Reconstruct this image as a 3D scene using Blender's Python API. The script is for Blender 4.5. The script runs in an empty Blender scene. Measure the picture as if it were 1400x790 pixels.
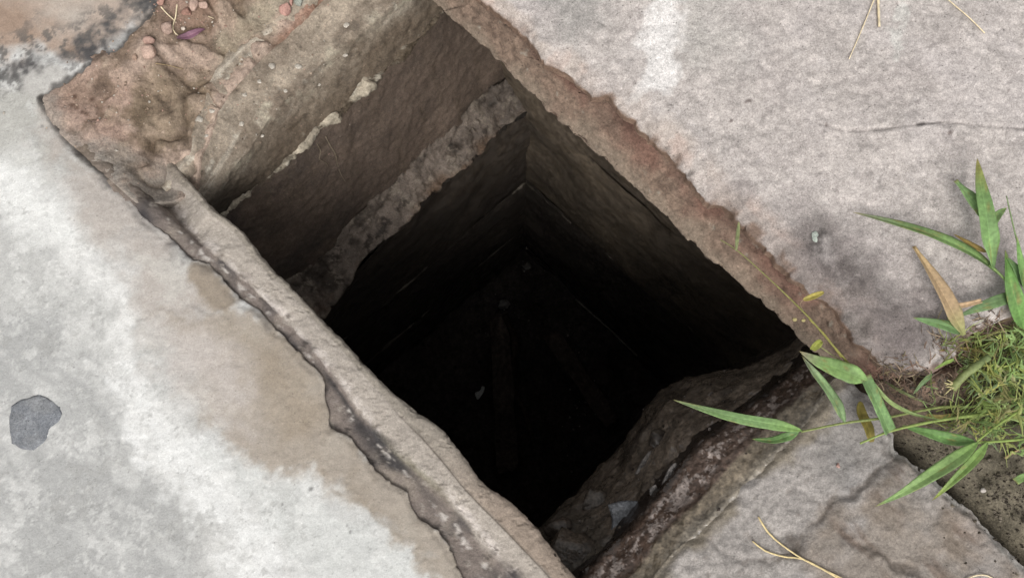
import bpy, math, random
import numpy as np
from mathutils import Vector

# ------------------------------------------------------------------ camera, sky, sun, exposure
sc = bpy.context.scene
COL = sc.collection
FPX, PCX, PCY = 1212.0, 700.0, 395.0          # focal length and centre, in pixels of a 1400-wide picture
CAM_H, TILT = 1.25, math.radians(11.0)        # held at chest height, tilted a little off straight down
cam_d = bpy.data.cameras.new('camera')
cam = bpy.data.objects.new('camera', cam_d)
COL.objects.link(cam)
cam.location = (0, 0, CAM_H)
cam.rotation_euler = (TILT, 0, 0)
cam_d.sensor_width = 36.0
cam_d.lens = 36.0 * FPX / 1400.0
cam_d.clip_start = 0.02
cam_d.clip_end = 400.0
sc.camera = cam

SUN_EL, SUN_AZ = math.radians(53), math.radians(178)    # azimuth clockwise from +Y: light from the lower right
world = bpy.data.worlds.new('World')
sc.world = world
world.use_nodes = True
wn, wl = world.node_tree.nodes, world.node_tree.links
sky = wn.new('ShaderNodeTexSky')
sky.sky_type = 'NISHITA'
sky.sun_disc = False
sky.sun_elevation = SUN_EL
sky.sun_rotation = SUN_AZ
sky.air_density = 1.0
sky.dust_density = 4.0
sky.ozone_density = 0.6
hs = wn.new('ShaderNodeHueSaturation')          # a cloud deck takes the blue out
hs.inputs['Saturation'].default_value = 0.04
wl.new(sky.outputs[0], hs.inputs['Color'])
wl.new(hs.outputs[0], wn['Background'].inputs['Color'])
wn['Background'].inputs['Strength'].default_value = 0.12
sun_d = bpy.data.lights.new('sun', 'SUN')
sun_d.energy = 1.2
sun_d.angle = math.radians(28)
sun_d.color = (1.0, 0.96, 0.91)
sun = bpy.data.objects.new('sun', sun_d)
COL.objects.link(sun)
sdir = Vector((math.sin(SUN_AZ) * math.cos(SUN_EL), math.cos(SUN_AZ) * math.cos(SUN_EL), math.sin(SUN_EL)))
sun.rotation_euler = (-sdir).to_track_quat('-Z', 'Y').to_euler()
sun.location = (0, 0, 6)
vs = sc.view_settings
vs.view_transform = 'Standard'
vs.look = 'None'
vs.exposure = 0.55
vs.gamma = 1.0
vs.use_curve_mapping = False
sc.cycles.use_denoising = True
sc.render.filter_size = 1.15
sc.cycles.max_bounces = 5
sc.cycles.caustics_reflective = False
sc.cycles.caustics_refractive = False
sc.render.film_transparent = False

# ------------------------------------------------------------------ helpers
FWD = np.array([0, math.sin(TILT), -math.cos(TILT)])
UPV = np.array([0, math.cos(TILT), math.sin(TILT)])
CAM = np.array([0, 0, CAM_H])


def ray(px, py):
    d = FWD * FPX + np.array([1.0, 0, 0]) * (px - PCX) - UPV * (py - PCY)
    return d / np.linalg.norm(d)


def at(px, py, z=0.0):
    """survey point: where the sight line of a photo pixel meets the height z"""
    d = ray(px, py)
    return CAM + d * ((z - CAM_H) / d[2])


def at2(pts, z=0.0):
    return np.array([at(p[0], p[1], z)[:2] for p in pts])


def at3(pts, z):
    zz = z if hasattr(z, '__len__') else [z] * len(pts)
    return np.array([at(p[0], p[1], q) for p, q in zip(pts, zz)])


def S(r, g, b, k=0.72):
    """surface colour noted from the photo (sRGB), brought down to an albedo"""
    c = np.array([r, g, b]) / 255.0
    if g > r * 1.08 and g > b * 1.2:                # leaves: the phone shows them paler and yellower
        c = c * 0.80 + np.array([0.70, 0.72, 0.52]) * 0.20
        k *= 1.3
    elif r > g * 1.2 and r > 165:                    # brick
        c = c * 0.55 + np.array([0.72, 0.65, 0.60]) * 0.45
    return np.where(c <= 0.04045, c / 12.92, ((c + 0.055) / 1.055) ** 2.4) * k


def _hash(ix, iy, iz, seed):
    h = (ix.astype(np.int64) * 374761393 + iy.astype(np.int64) * 668265263 + iz.astype(np.int64) * 1274126177 + seed * 974711) & 0xFFFFFFFF
    h = ((h ^ (h >> 13)) * 1274126177) & 0xFFFFFFFF
    h = ((h ^ (h >> 16)) * 2246822519) & 0xFFFFFFFF
    return ((h ^ (h >> 15)) & 0xFFFFFF) / float(0xFFFFFF) * 2 - 1


def noise(P, freq, seed=0):
    """value noise, -1..1; P is (N,2) or (N,3)"""
    Q = P * freq
    F = np.floor(Q)
    f = Q - F
    f = f * f * f * (f * (f * 6 - 15) + 10)
    I = F.astype(np.int64)
    x, y = I[:, 0], I[:, 1]
    if P.shape[1] == 2:
        z = np.zeros_like(x)
        a = _hash(x, y, z, seed); b = _hash(x + 1, y, z, seed)
        c = _hash(x, y + 1, z, seed); d = _hash(x + 1, y + 1, z, seed)
        u, v = f[:, 0], f[:, 1]
        return (a * (1 - u) + b * u) * (1 - v) + (c * (1 - u) + d * u) * v
    z = I[:, 2]
    u, v, w = f[:, 0], f[:, 1], f[:, 2]
    r = 0
    for dz, wz in ((0, 1 - w), (1, w)):
        a = _hash(x, y, z + dz, seed); b = _hash(x + 1, y, z + dz, seed)
        c = _hash(x, y + 1, z + dz, seed); d = _hash(x + 1, y + 1, z + dz, seed)
        r = r + ((a * (1 - u) + b * u) * (1 - v) + (c * (1 - u) + d * u) * v) * wz
    return r


def fbm(P, freq, octv=4, seed=0, gain=0.5):
    r = 0; a = 1.0; t = 0
    for i in range(octv):
        # rotate each octave so that no lattice direction shows
        ca, sa = math.cos(0.7 + i * 1.3), math.sin(0.7 + i * 1.3)
        Q = P.copy()
        Q[:, 0] = P[:, 0] * ca - P[:, 1] * sa
        Q[:, 1] = P[:, 0] * sa + P[:, 1] * ca
        r = r + a * noise(Q, freq, seed + i * 17)
        t += a
        a *= gain
        freq *= 2.03
    return r / t * 1.6


def sstep(a, b, x):
    t = np.clip((x - a) / (b - a), 0, 1)
    return t * t * (3 - 2 * t)


def seg_dist2(P, segs, R):
    """squared distance to the nearest of many segments, exact up to R (points sorted once along x)"""
    best = np.full(len(P), R * R)
    order = np.argsort(P[:, 0], kind='stable')
    xs = P[order, 0]
    for a, b in segs:
        i0 = np.searchsorted(xs, min(a[0], b[0]) - R)
        i1 = np.searchsorted(xs, max(a[0], b[0]) + R)
        if i1 <= i0:
            continue
        k = order[i0:i1]
        y = P[k, 1]
        k = k[(y > min(a[1], b[1]) - R) & (y < max(a[1], b[1]) + R)]
        if len(k) == 0:
            continue
        ab = b - a
        Q = P[k]
        t = np.clip(((Q - a) @ ab) / max(ab @ ab, 1e-12), 0, 1)
        d = Q - (a + t[:, None] * ab)
        best[k] = np.minimum(best[k], d[:, 0] ** 2 + d[:, 1] ** 2)
    return best


def dist_line(P, L, R=0.10):
    """distance from points to an open polyline (2D), capped at R"""
    return np.sqrt(seg_dist2(P, list(zip(L[:-1], L[1:])), R))


def sdf(P, poly, R=0.10):
    """signed distance to a closed polygon, negative inside, capped at R"""
    nxt = np.roll(poly, -1, axis=0)
    d = np.sqrt(seg_dist2(P, list(zip(poly, nxt)), R))
    inside = np.zeros(len(P), bool)
    order = np.argsort(P[:, 1], kind='stable')
    ys = P[order, 1]
    for a, b in zip(poly, nxt):
        lo, hi = min(a[1], b[1]), max(a[1], b[1])
        if hi - lo < 1e-12:
            continue
        k = order[np.searchsorted(ys, lo, side='left'):np.searchsorted(ys, hi, side='left')]
        if len(k):
            xi = (b[0] - a[0]) * (P[k, 1] - a[1]) / (b[1] - a[1]) + a[0]
            inside[k] ^= P[k, 0] < xi
    return np.where(inside, -d, d)


def patch(P, pts, z=0.0, soft=0.01, warp=0.012, wf=40.0, seed=1):
    """0..1 mask of a stain whose outline was surveyed as pixels; ragged edge"""
    poly = at2(pts, z)
    lo, hi = poly.min(0) - soft - warp * 2, poly.max(0) + soft + warp * 2
    sel = np.all((P[:, :2] > lo) & (P[:, :2] < hi), axis=1)
    m = np.zeros(len(P))
    if sel.any():
        Q = P[sel][:, :2]
        d = sdf(Q, poly) + warp * fbm(Q, wf, 4, seed, 0.6)
        m[sel] = 1 - sstep(-soft, soft, d)
    return m


def mixc(C, col, m):
    C += (col - C) * m[:, None]


def link(name, me, mat, parent=None):
    o = bpy.data.objects.new(name, me)
    COL.objects.link(o)
    if mat:
        me.materials.append(mat)
    if parent:
        o.parent = parent
    return o


def tag(o, label=None, cat=None, group=None, kind=None):
    if label: o['label'] = label
    if cat: o['category'] = cat
    if group: o['group'] = group
    if kind: o['kind'] = kind
    return o


def empty(name, loc=(0, 0, 0)):
    o = bpy.data.objects.new(name, None)
    o.empty_display_size = 0.02
    COL.objects.link(o)
    o.location = loc
    return o


def mesh_np(name, V, quads, C=None, tris=None, smooth=True):
    me = bpy.data.meshes.new(name)
    V = np.asarray(V, np.float32)
    quads = np.asarray(quads, np.int32).reshape(-1, 4)
    nt = 0 if tris is None else len(tris)
    me.vertices.add(len(V))
    me.vertices.foreach_set('co', V.ravel())
    loops = quads.ravel()
    starts = np.arange(len(quads)) * 4
    if nt:
        tris = np.asarray(tris, np.int32).reshape(-1, 3)
        starts = np.concatenate([starts, len(loops) + np.arange(nt) * 3])
        loops = np.concatenate([loops, tris.ravel()])
    me.loops.add(len(loops))
    me.loops.foreach_set('vertex_index', loops.astype(np.int32))
    me.polygons.add(len(starts))
    me.polygons.foreach_set('loop_start', starts.astype(np.int32))
    me.polygons.foreach_set('use_smooth', np.full(len(starts), smooth))
    if C is not None:
        at_ = me.color_attributes.new('Col', 'FLOAT_COLOR', 'POINT')
        rgba = np.ones((len(V), 4), np.float32)
        rgba[:, :3] = np.clip(C, 0.002, 0.9)
        at_.data.foreach_set('color', rgba.ravel())
    me.update(calc_edges=True)
    me.validate()
    return me


def axis(lo, hi, flo, fhi, cell):
    """grid lines: even inside flo..fhi, growing outside"""
    a = list(np.arange(flo, fhi + cell * 0.5, cell))
    s = cell
    while a[-1] < hi:
        s *= 1.14
        a.append(min(hi, a[-1] + s))
    s = cell
    pre = []
    x = flo
    while x > lo:
        s *= 1.14
        x = max(lo, x - s)
        pre.append(x)
    return np.array(pre[::-1] + a)


FRAME_LO, FRAME_HI = np.array([-0.95, -0.36]), np.array([0.95, 0.92])


def sheet(name, poly, cell, zfun, cfun, mat, drop=0.05, parent=None, face_col=None, hole=None, lo=None, hi=None):
    """a surface filling a polygon (world XY), boundary verts snapped to the outline, with a rough side face"""
    plo, phi = (poly.min(0), poly.max(0)) if lo is None else (lo, hi)
    xs = axis(plo[0], phi[0], max(plo[0], FRAME_LO[0]), min(phi[0], FRAME_HI[0]), cell)
    ys = axis(plo[1], phi[1], max(plo[1], FRAME_LO[1]), min(phi[1], FRAME_HI[1]), cell)
    X, Y = np.meshgrid(xs, ys)
    P = np.stack([X.ravel(), Y.ravel()], 1)
    nx, ny = len(xs), len(ys)
    idx = np.arange(nx * ny).reshape(ny, nx)
    q = np.stack([idx[:-1, :-1], idx[:-1, 1:], idx[1:, 1:], idx[1:, :-1]], -1).reshape(-1, 4)
    cen = P[q].mean(1)
    keep = np.ones(len(q), bool)
    if poly is not None:
        keep &= sdf(cen, poly) < 0
    if hole is not None:
        keep &= sdf(cen, hole) > 0
    q = q[keep]
    used = np.unique(q)
    remap = -np.ones(len(P), np.int64)
    remap[used] = np.arange(len(used))
    q = remap[q]
    P = P[used]
    E = np.concatenate([q[:, [0, 1]], q[:, [1, 2]], q[:, [2, 3]], q[:, [3, 0]]])
    key = np.minimum(E[:, 0], E[:, 1]) * len(P) + np.maximum(E[:, 0], E[:, 1])
    u, inv, cnt = np.unique(key, return_inverse=True, return_counts=True)
    B = E[cnt[inv] == 1]
    bv = np.unique(B)
    for pl in (poly, hole):
        if pl is None:
            continue
        Q = P[bv]
        best = np.full(len(Q), 1e9)
        tgt = Q.copy()
        for i in range(len(pl)):
            a, b = pl[i], pl[(i + 1) % len(pl)]
            ab = b - a
            t = np.clip(((Q - a) @ ab) / max(ab @ ab, 1e-12), 0, 1)
            c = a + t[:, None] * ab
            d = np.linalg.norm(Q - c, axis=1)
            m = d < best
            best[m] = d[m]
            tgt[m] = c[m]
        lim = cell * 1.6
        mv = best < np.where(np.all((Q > FRAME_LO - 0.05) & (Q < FRAME_HI + 0.05), axis=1), lim, 0.3)
        P[bv[mv]] = tgt[mv]
    Z = zfun(P)
    V = np.column_stack([P, Z])
    C = cfun(P, Z)
    if drop and len(B):
        # side face: rows of the boundary going down
        rows = 3
        bmap = -np.ones(len(P), np.int64)
        bmap[bv] = np.arange(len(bv))
        base = V[bv]
        prev = bv
        allV, allC, allq = [V], [C], [q]
        off = len(V)
        for r in range(1, rows + 1):
            nv = base.copy()
            nv[:, 2] = base[:, 2] - drop * r / rows
            nv += 0.003 * np.column_stack([noise(nv, 60, 3), noise(nv, 60, 4), np.zeros(len(nv))])
            allV.append(nv)
            allC.append((C[bv] if face_col is None else np.tile(face_col, (len(bv), 1))) * (1 + 0.25 * noise(nv, 90, 9))[:, None])
            cur = off + np.arange(len(bv))
            a, b = B[:, 0], B[:, 1]
            allq.append(np.stack([prev[bmap[b]], prev[bmap[a]], cur[bmap[a]], cur[bmap[b]]], 1))
            prev = cur
            off += len(bv)
        V, C, q = np.concatenate(allV), np.concatenate(allC), np.concatenate(allq)
    return link(name, mesh_np(name, V, q, C), mat, parent)


def resample(L, n):
    L = np.asarray(L, float)
    d = np.r_[0, np.cumsum(np.linalg.norm(np.diff(L, axis=0), axis=1))]
    t = np.linspace(0, d[-1], n)
    # catmull-rom through the points
    out = np.empty((n, L.shape[1]))
    k = np.clip(np.searchsorted(d, t, side='right') - 1, 0, len(L) - 2)
    u = ((t - d[k]) / np.maximum(d[k + 1] - d[k], 1e-9))[:, None]
    p1, p2 = L[k], L[k + 1]
    p0 = L[np.maximum(k - 1, 0)]
    p3 = L[np.minimum(k + 2, len(L) - 1)]
    out = 0.5 * ((2 * p1) + (p2 - p0) * u + (2 * p0 - 5 * p1 + 4 * p2 - p3) * u ** 2 + (3 * p1 - p0 - 3 * p2 + p3) * u ** 3)
    return out


def loft(name, lines, n, subs, mat, cfun, amp=0.002, freq=60, seed=0, parent=None, amp_big=0.0, fbig=12, smooth_across=False, chips=0.0, chip_f=50):
    """surface through surveyed 3D lines; subs[i] rows between line i and i+1; roughened along its normals"""
    R = [resample(L, n) for L in lines]
    rows, tt = [], []
    if smooth_across:
        A = np.array(R)                       # k,n,3
        k = len(R)
        for i in range(k - 1):
            p0, p1, p2, p3 = A[max(i - 1, 0)], A[i], A[i + 1], A[min(i + 2, k - 1)]
            for s in range(subs[i]):
                u = s / subs[i]
                rows.append(0.5 * ((2 * p1) + (p2 - p0) * u + (2 * p0 - 5 * p1 + 4 * p2 - p3) * u ** 2 + (3 * p1 - p0 - 3 * p2 + p3) * u ** 3))
                tt.append(i + u)
    else:
        for i in range(len(R) - 1):
            for s in range(subs[i]):
                u = s / subs[i]
                rows.append(R[i] * (1 - u) + R[i + 1] * u)
                tt.append(i + u)
    rows.append(R[-1])
    tt.append(len(R) - 1)
    G = np.array(rows)
    du = np.gradient(G, axis=1)
    dv = np.gradient(G, axis=0)
    N = np.cross(du, dv)
    N /= np.linalg.norm(N, axis=2, keepdims=True) + 1e-12
    m = len(rows)
    V = G.reshape(-1, 3)
    Nf = N.reshape(-1, 3)
    T = np.repeat(np.array(tt), n)
    Sx = np.tile(np.linspace(0, 1, n), m)
    h = amp * fbm(V, freq, 4, seed, 0.55)
    if amp_big:
        h = h + amp_big * fbm(V, fbig, 3, seed + 5)
    if chips:
        h = h - np.sign(Nf[:, 2].mean() + 1e-6) * chips * sstep(0.30, 0.42, fbm(V, chip_f, 4, seed + 9, 0.6))
    V = V + Nf * h[:, None]
    C = cfun(V, Sx, T)
    idx = np.arange(m * n).reshape(m, n)
    q = np.stack([idx[:-1, :-1], idx[:-1, 1:], idx[1:, 1:], idx[1:, :-1]], -1).reshape(-1, 4)
    return link(name, mesh_np(name, V, q, C), mat, parent)


def slerp_col(base, P, var=0.18, freq=25, seed=0, tint=None):
    """a base colour with cloudy variation"""
    C = np.tile(np.asarray(base, float), (len(P), 1))
    C *= (1 + var * fbm(P, freq, 5, seed, 0.6))[:, None]
    if tint is not None:
        mixc(C, np.asarray(tint), np.clip(0.5 + 0.9 * fbm(P, freq * 0.6, 4, seed + 31, 0.6), 0, 1) * 0.6)
    return C


# ------------------------------------------------------------------ materials
def surf_mat(name, grain=0.16, gs=260.0, fine=0.12, bump=0.5, rough=0.9, spec=0.25, specks=0.0, wet=0.0, pits=0.0, skin=0.0):
    m = bpy.data.materials.new(name)
    m.use_nodes = True
    nt = m.node_tree
    N, L = nt.nodes, nt.links
    b = N['Principled BSDF']
    at_ = N.new('ShaderNodeAttribute'); at_.attribute_name = 'Col'
    tc = N.new('ShaderNodeTexCoord')

    def nz(scale, detail=3, rg=0.55):
        n = N.new('ShaderNodeTexNoise')
        n.inputs['Scale'].default_value = scale
        n.inputs['Detail'].default_value = detail
        n.inputs['Roughness'].default_value = rg
        L.new(tc.outputs['Object'], n.inputs['Vector'])
        return n

    def rng(src, a, b_, c, d):
        r = N.new('ShaderNodeMapRange')
        r.inputs['From Min'].default_value = a; r.inputs['From Max'].default_value = b_
        r.inputs['To Min'].default_value = c; r.inputs['To Max'].default_value = d
        L.new(src, r.inputs['Value'])
        return r.outputs[0]

    def math_(op, x, y):
        k = N.new('ShaderNodeMath'); k.operation = op
        for i, v in enumerate((x, y)):
            if hasattr(v, 'links'):
                L.new(v, k.inputs[i])
            else:
                k.inputs[i].default_value = v
        return k.outputs[0]

    n1 = nz(gs, 2, 0.6)
    n2 = nz(gs * 2.1, 1, 0.5)
    f = math_('MULTIPLY', rng(n1.outputs[0], 0.33, 0.67, 1 - grain, 1 + grain), rng(n2.outputs[0], 0.33, 0.67, 1 - fine, 1 + fine))
    n0 = nz(gs * 0.3, 3, 0.7)
    f = math_('MULTIPLY', f, rng(n0.outputs[0], 0.3, 0.7, 1 - grain * 0.6, 1 + grain * 0.6))
    if skin:                                   # crisp-edged flakes of the surface skin
        nk = nz(70, 5, 0.72)
        nk2 = nz(150, 4, 0.7)
        f = math_('MULTIPLY', f, rng(nk.outputs[0], 0.515, 0.545, 1.0 - skin * 0.4, 1.0 + skin * 0.6))
        f = math_('MULTIPLY', f, rng(nk2.outputs[0], 0.56, 0.60, 1.0, 1.0 - skin))
    if specks:
        v = N.new('ShaderNodeTexVoronoi')
        v.inputs['Scale'].default_value = gs * 0.75
        L.new(tc.outputs['Object'], v.inputs['Vector'])
        sel = N.new('ShaderNodeSeparateColor')
        L.new(v.outputs['Color'], sel.inputs[0])
        near = rng(v.outputs['Distance'], 0.18, 0.34, 1.0, 0.0)
        on = rng(sel.outputs[0], 0.80, 0.86, 0.0, 1.0)
        dark = rng(sel.outputs[1], 0.4, 0.6, -specks, specks * 0.8)
        f = math_('ADD', f, math_('MULTIPLY', math_('MULTIPLY', near, on), dark))
    vm = N.new('ShaderNodeVectorMath'); vm.operation = 'SCALE'
    L.new(at_.outputs['Color'], vm.inputs[0])
    L.new(f, vm.inputs['Scale'])
    L.new(vm.outputs[0], b.inputs['Base Color'])
    b.inputs['Specular IOR Level'].default_value = spec
    if wet:
        n3 = nz(28, 2, 0.6)
        L.new(rng(n3.outputs[0], 0.42, 0.6, rough, rough * (1 - wet)), b.inputs['Roughness'])
    else:
        b.inputs['Roughness'].default_value = rough
    bp = N.new('ShaderNodeBump')
    bp.inputs['Strength'].default_value = bump
    bp.inputs['Distance'].default_value = 0.0016
    hsum = math_('ADD', n1.outputs[0], math_('MULTIPLY', n2.outputs[0], 0.45))
    if pits:
        v2 = N.new('ShaderNodeTexVoronoi')
        v2.inputs['Scale'].default_value = gs * 0.5
        L.new(tc.outputs['Object'], v2.inputs['Vector'])
        hsum = math_('ADD', hsum, math_('MULTIPLY', rng(v2.outputs['Distance'], 0.0, 0.35, -1.0, 0.0), pits))
    L.new(hsum, bp.inputs['Height'])
    L.new(bp.outputs[0], b.inputs['Normal'])
    return m


def leaf_mat(name, rough=0.55, trans=0.3):
    m = bpy.data.materials.new(name)
    m.use_nodes = True
    N, L = m.node_tree.nodes, m.node_tree.links
    b = N['Principled BSDF']
    a = N.new('ShaderNodeAttribute'); a.attribute_name = 'Col'
    tc = N.new('ShaderNodeTexCoord')
    n = N.new('ShaderNodeTexNoise'); n.inputs['Scale'].default_value = 220; n.inputs['Detail'].default_value = 3
    L.new(tc.outputs['Object'], n.inputs['Vector'])
    r = N.new('ShaderNodeMapRange')
    r.inputs['From Min'].default_value = 0.3; r.inputs['From Max'].default_value = 0.7
    r.inputs['To Min'].default_value = 0.8; r.inputs['To Max'].default_value = 1.2
    L.new(n.outputs[0], r.inputs['Value'])
    vm = N.new('ShaderNodeVectorMath'); vm.operation = 'SCALE'
    L.new(a.outputs['Color'], vm.inputs[0]); L.new(r.outputs[0], vm.inputs['Scale'])
    L.new(vm.outputs[0], b.inputs['Base Color'])
    b.inputs['Roughness'].default_value = rough
    b.inputs['Specular IOR Level'].default_value = 0.35
    t = N.new('ShaderNodeBsdfTranslucent')
    L.new(vm.outputs[0], t.inputs['Color'])
    mx = N.new('ShaderNodeMixShader'); mx.inputs[0].default_value = trans
    L.new(b.outputs[0], mx.inputs[1]); L.new(t.outputs[0], mx.inputs[2])
    L.new(mx.outputs[0], N['Material Output'].inputs['Surface'])
    return m


M_PAVE = surf_mat('pale_cement', grain=0.06, gs=330, fine=0.07, bump=0.35, rough=0.92, specks=0.22, skin=0.06)
M_SLAB = surf_mat('weathered_concrete', grain=0.18, gs=340, fine=0.17, bump=0.3, rough=0.93, specks=0.45, pits=0.25, skin=0.09)
M_STONE = surf_mat('grey_stone', grain=0.14, gs=260, fine=0.12, bump=0.6, rough=0.85, spec=0.3, specks=0.3, skin=0.10)
M_RIM = surf_mat('dirty_mortar', grain=0.10, gs=280, fine=0.10, bump=0.45, rough=0.9, specks=0.25, skin=0.06)
M_MUD = surf_mat('dried_mud', grain=0.16, gs=260, fine=0.13, bump=0.8, rough=0.92, specks=0.4, skin=0.14)
M_WALL = surf_mat('damp_wall', grain=0.16, gs=230, fine=0.14, bump=0.5, rough=0.85, spec=0.25, specks=0.4, wet=0.2, skin=0.15)
M_DEEP = surf_mat('wet_black_wall', grain=0.25, gs=60, fine=0.15, bump=0.4, rough=0.7, spec=0.35, specks=0.4, wet=0.55)
M_FLOOR = surf_mat('pit_silt', grain=0.3, gs=45, fine=0.2, bump=0.8, rough=0.9, spec=0.15, specks=0.4, skin=0.3)
M_SILT = surf_mat('wet_silt', grain=0.3, gs=110, fine=0.25, bump=0.8, rough=0.5, spec=0.5, specks=0.25, wet=0.65)
M_SOIL = surf_mat('dark_soil', grain=0.25, gs=200, fine=0.2, bump=1.0, rough=0.95, specks=0.4)
M_ROCK = surf_mat('crumb_stone', grain=0.14, gs=300, fine=0.12, bump=0.6, rough=0.9)
M_LEAF = leaf_mat('grass_blade')
M_DRY = leaf_mat('dry_straw', rough=0.7, trans=0.15)
M_PETAL = leaf_mat('purple_scrap', rough=0.5, trans=0.2)

# ------------------------------------------------------------------ surveyed lines (photo pixels)
REBATE_N = [(480, -330), (400, -230), (330, -140), (260, -60), (215, 0), (205, 17), (185, 38), (164, 62), (137, 85), (103, 97), (85, 113), (56, 133)]
PAVE_E = [(56, 133), (72, 165), (92, 192), (122, 222), (164, 260), (205, 304), (236, 328), (262, 355), (284, 359), (301, 376), (325, 407),
          (359, 431), (376, 451), (403, 479), (424, 499), (441, 520), (443, 540), (450, 582), (480, 599), (504, 633), (532, 657), (556, 672),
          (569, 705), (600, 725), (614, 752), (622, 775), (640, 800), (700, 880), (800, 1000)]
RIM_CREST = [(95, 165), (150, 212), (226, 262), (239, 300), (273, 328), (294, 345), (328, 373), (359, 397), (376, 421), (410, 451), (441, 492),
             (484, 540), (521, 605), (562, 628), (590, 650), (614, 672), (638, 705), (658, 732), (689, 766), (709, 790), (790, 890), (880, 1000)]
RIM_CREASE = [(130, 160), (195, 205), (258, 262), (285, 290), (320, 318), (352, 361), (392, 396), (425, 433), (458, 468), (508, 525), (548, 570),
              (578, 600), (606, 632), (632, 664), (660, 694), (690, 724), (710, 745), (732, 768), (752, 790), (830, 880), (920, 985)]
RIM_EDGE = [(150, 150), (212, 195), (267, 258), (294, 287), (332, 318), (362, 357), (403, 397), (437, 434), (470, 468), (521, 523), (566, 561),
            (603, 588), (631, 623), (658, 660), (692, 684), (726, 715), (744, 739), (771, 773), (785, 790), (862, 880), (950, 980)]
SLAB_LIP = [(300, -390), (400, -280), (500, -170), (600, -62), (665, 0), (692, 20), (720, 44), (744, 75), (778, 96), (812, 126), (832, 126), (846, 137),
            (873, 157), (890, 185), (914, 202), (942, 232), (966, 265), (974, 271), (998, 281), (1022, 305), (1053, 340), (1084, 370), (1111, 394),
            (1135, 408), (1155, 428), (1176, 459), (1197, 480), (1213, 497)]
SLAB_CORNER = [(1213, 497), (1240, 512), (1275, 512), (1305, 490), (1335, 455), (1400, 425), (1600, 330), (1900, 150)]
SLAB_BOT = [(225, -400), (325, -285), (425, -180), (530, -60), (600, 10), (651, 55), (703, 106), (744, 147), (785, 185), (836, 226), (867, 258),
            (905, 291), (939, 328), (990, 369), (1031, 404), (1072, 441), (1100, 468), (1128, 496), (1165, 515)]
SLAB_BOT2 = [(1165, 515), (1200, 530), (1250, 540), (1300, 515), (1340, 480), (1400, 445), (1600, 350), (1900, 170)]
LINE_A = [(225, 260), (262, 215), (270, 180), (280, 140), (292, 108), (340, 58), (400, 8), (450, -40), (560, -150), (700, -280)]
LINE_B = [(262, 300), (300, 255), (330, 218), (355, 185), (380, 148), (413, 113), (470, 65), (540, 5), (600, -50), (680, -125), (800, -240)]
LINE_M = [(290, 310), (335, 266), (379, 228), (410, 202), (437, 176), (463, 157), (477, 140), (508, 113), (549, 74), (569, 55), (600, 22), (640, -18), (720, -95), (820, -195)]
BAND_T = [(340, 440), (395, 388), (433, 359), (467, 325), (501, 291), (535, 261), (593, 203), (624, 178), (658, 140), (706, 106), (780, 40), (850, -20)]
BAND_B = [(385, 488), (443, 431), (467, 395), (494, 361), (535, 321), (569, 291), (593, 265), (614, 246), (658, 208), (685, 180), (740, 138), (800, 85), (860, 30)]
SE_EDGE = [(760, 945), (830, 860), (893, 790), (920, 756), (955, 725), (1006, 674), (1050, 626), (1100, 578), (1118, 552), (1135, 524), (1150, 512)]
SE_TOP = [(715, 945), (795, 860), (859, 790), (914, 725), (972, 667), (1009, 620), (1033, 599), (1075, 560), (1105, 528), (1135, 500), (1160, 480)]
SE_FOOT = [(650, 945), (725, 860), (787, 790), (835, 746), (890, 684), (930, 635), (958, 602), (989, 578), (1040, 540), (1085, 505), (1120, 470)]
SE_LEDGE = [(640, 830), (700, 760), (742, 718), (775, 682), (810, 655), (850, 610), (880, 570), (910, 535), (960, 515), (1010, 505), (1060, 485), (1110, 450)]

def ragged(L, amp, step=5.0, seed=1):
    """break a traced outline into short irregular chips"""
    L = np.asarray(L, float)
    out = [L[0]]
    for a, b in zip(L[:-1], L[1:]):
        d = np.linalg.norm(b - a)
        if d < 90:
            k = max(1, int(d / step))
            nrm = np.array([-(b - a)[1], (b - a)[0]]) / (d + 1e-9)
            for i in range(1, k):
                p = a + (b - a) * i / k
                j = fbm(p[None] * 1.0, 0.035, 4, seed, 0.62)[0]
                out.append(p + nrm * amp * j)
        out.append(b)
    return [tuple(p) for p in out]


SLAB_LIP = ragged(SLAB_LIP, 4.0, 3.5, 3)
PAVE_E = ragged(PAVE_E, 3.5, 3.5, 5)
REBATE_N = ragged(REBATE_N, 4.0, 6, 7)

# plan lines of the shaft walls, from joints seen deep in the pit
ZJ = -1.13
N1, N2 = at(715, 245, ZJ)[:2], at(967, 468, ZJ)[:2]
ne_dir = (N2 - N1) / np.linalg.norm(N2 - N1)
W1, W2 = at(535, 407, ZJ)[:2], at(699, 266, ZJ)[:2]
nw_dir = (W2 - W1) / np.linalg.norm(W2 - W1)

# ------------------------------------------------------------------ ground sheet
Z_G = -0.115
hole = np.array([at(230, 215, Z_G)[:2], at(400, 20, Z_G)[:2], at(560, -130, Z_G)[:2], N1 - ne_dir * 0.22, N2 + ne_dir * 0.22,
                 at(1120, 520, Z_G)[:2], at(960, 740, Z_G)[:2], at(840, 860, Z_G)[:2], at(770, 900, Z_G)[:2],
                 at(600, 700, Z_G)[:2], at(430, 520, Z_G)[:2], at(280, 330, Z_G)[:2]])
SOIL_R = at2([(1195, 520), (1240, 505), (1300, 480), (1340, 440), (1420, 420), (1700, 380), (1700, 900), (1480, 860), (1400, 765), (1340, 700), (1290, 655), (1235, 605)], -0.03)


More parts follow.
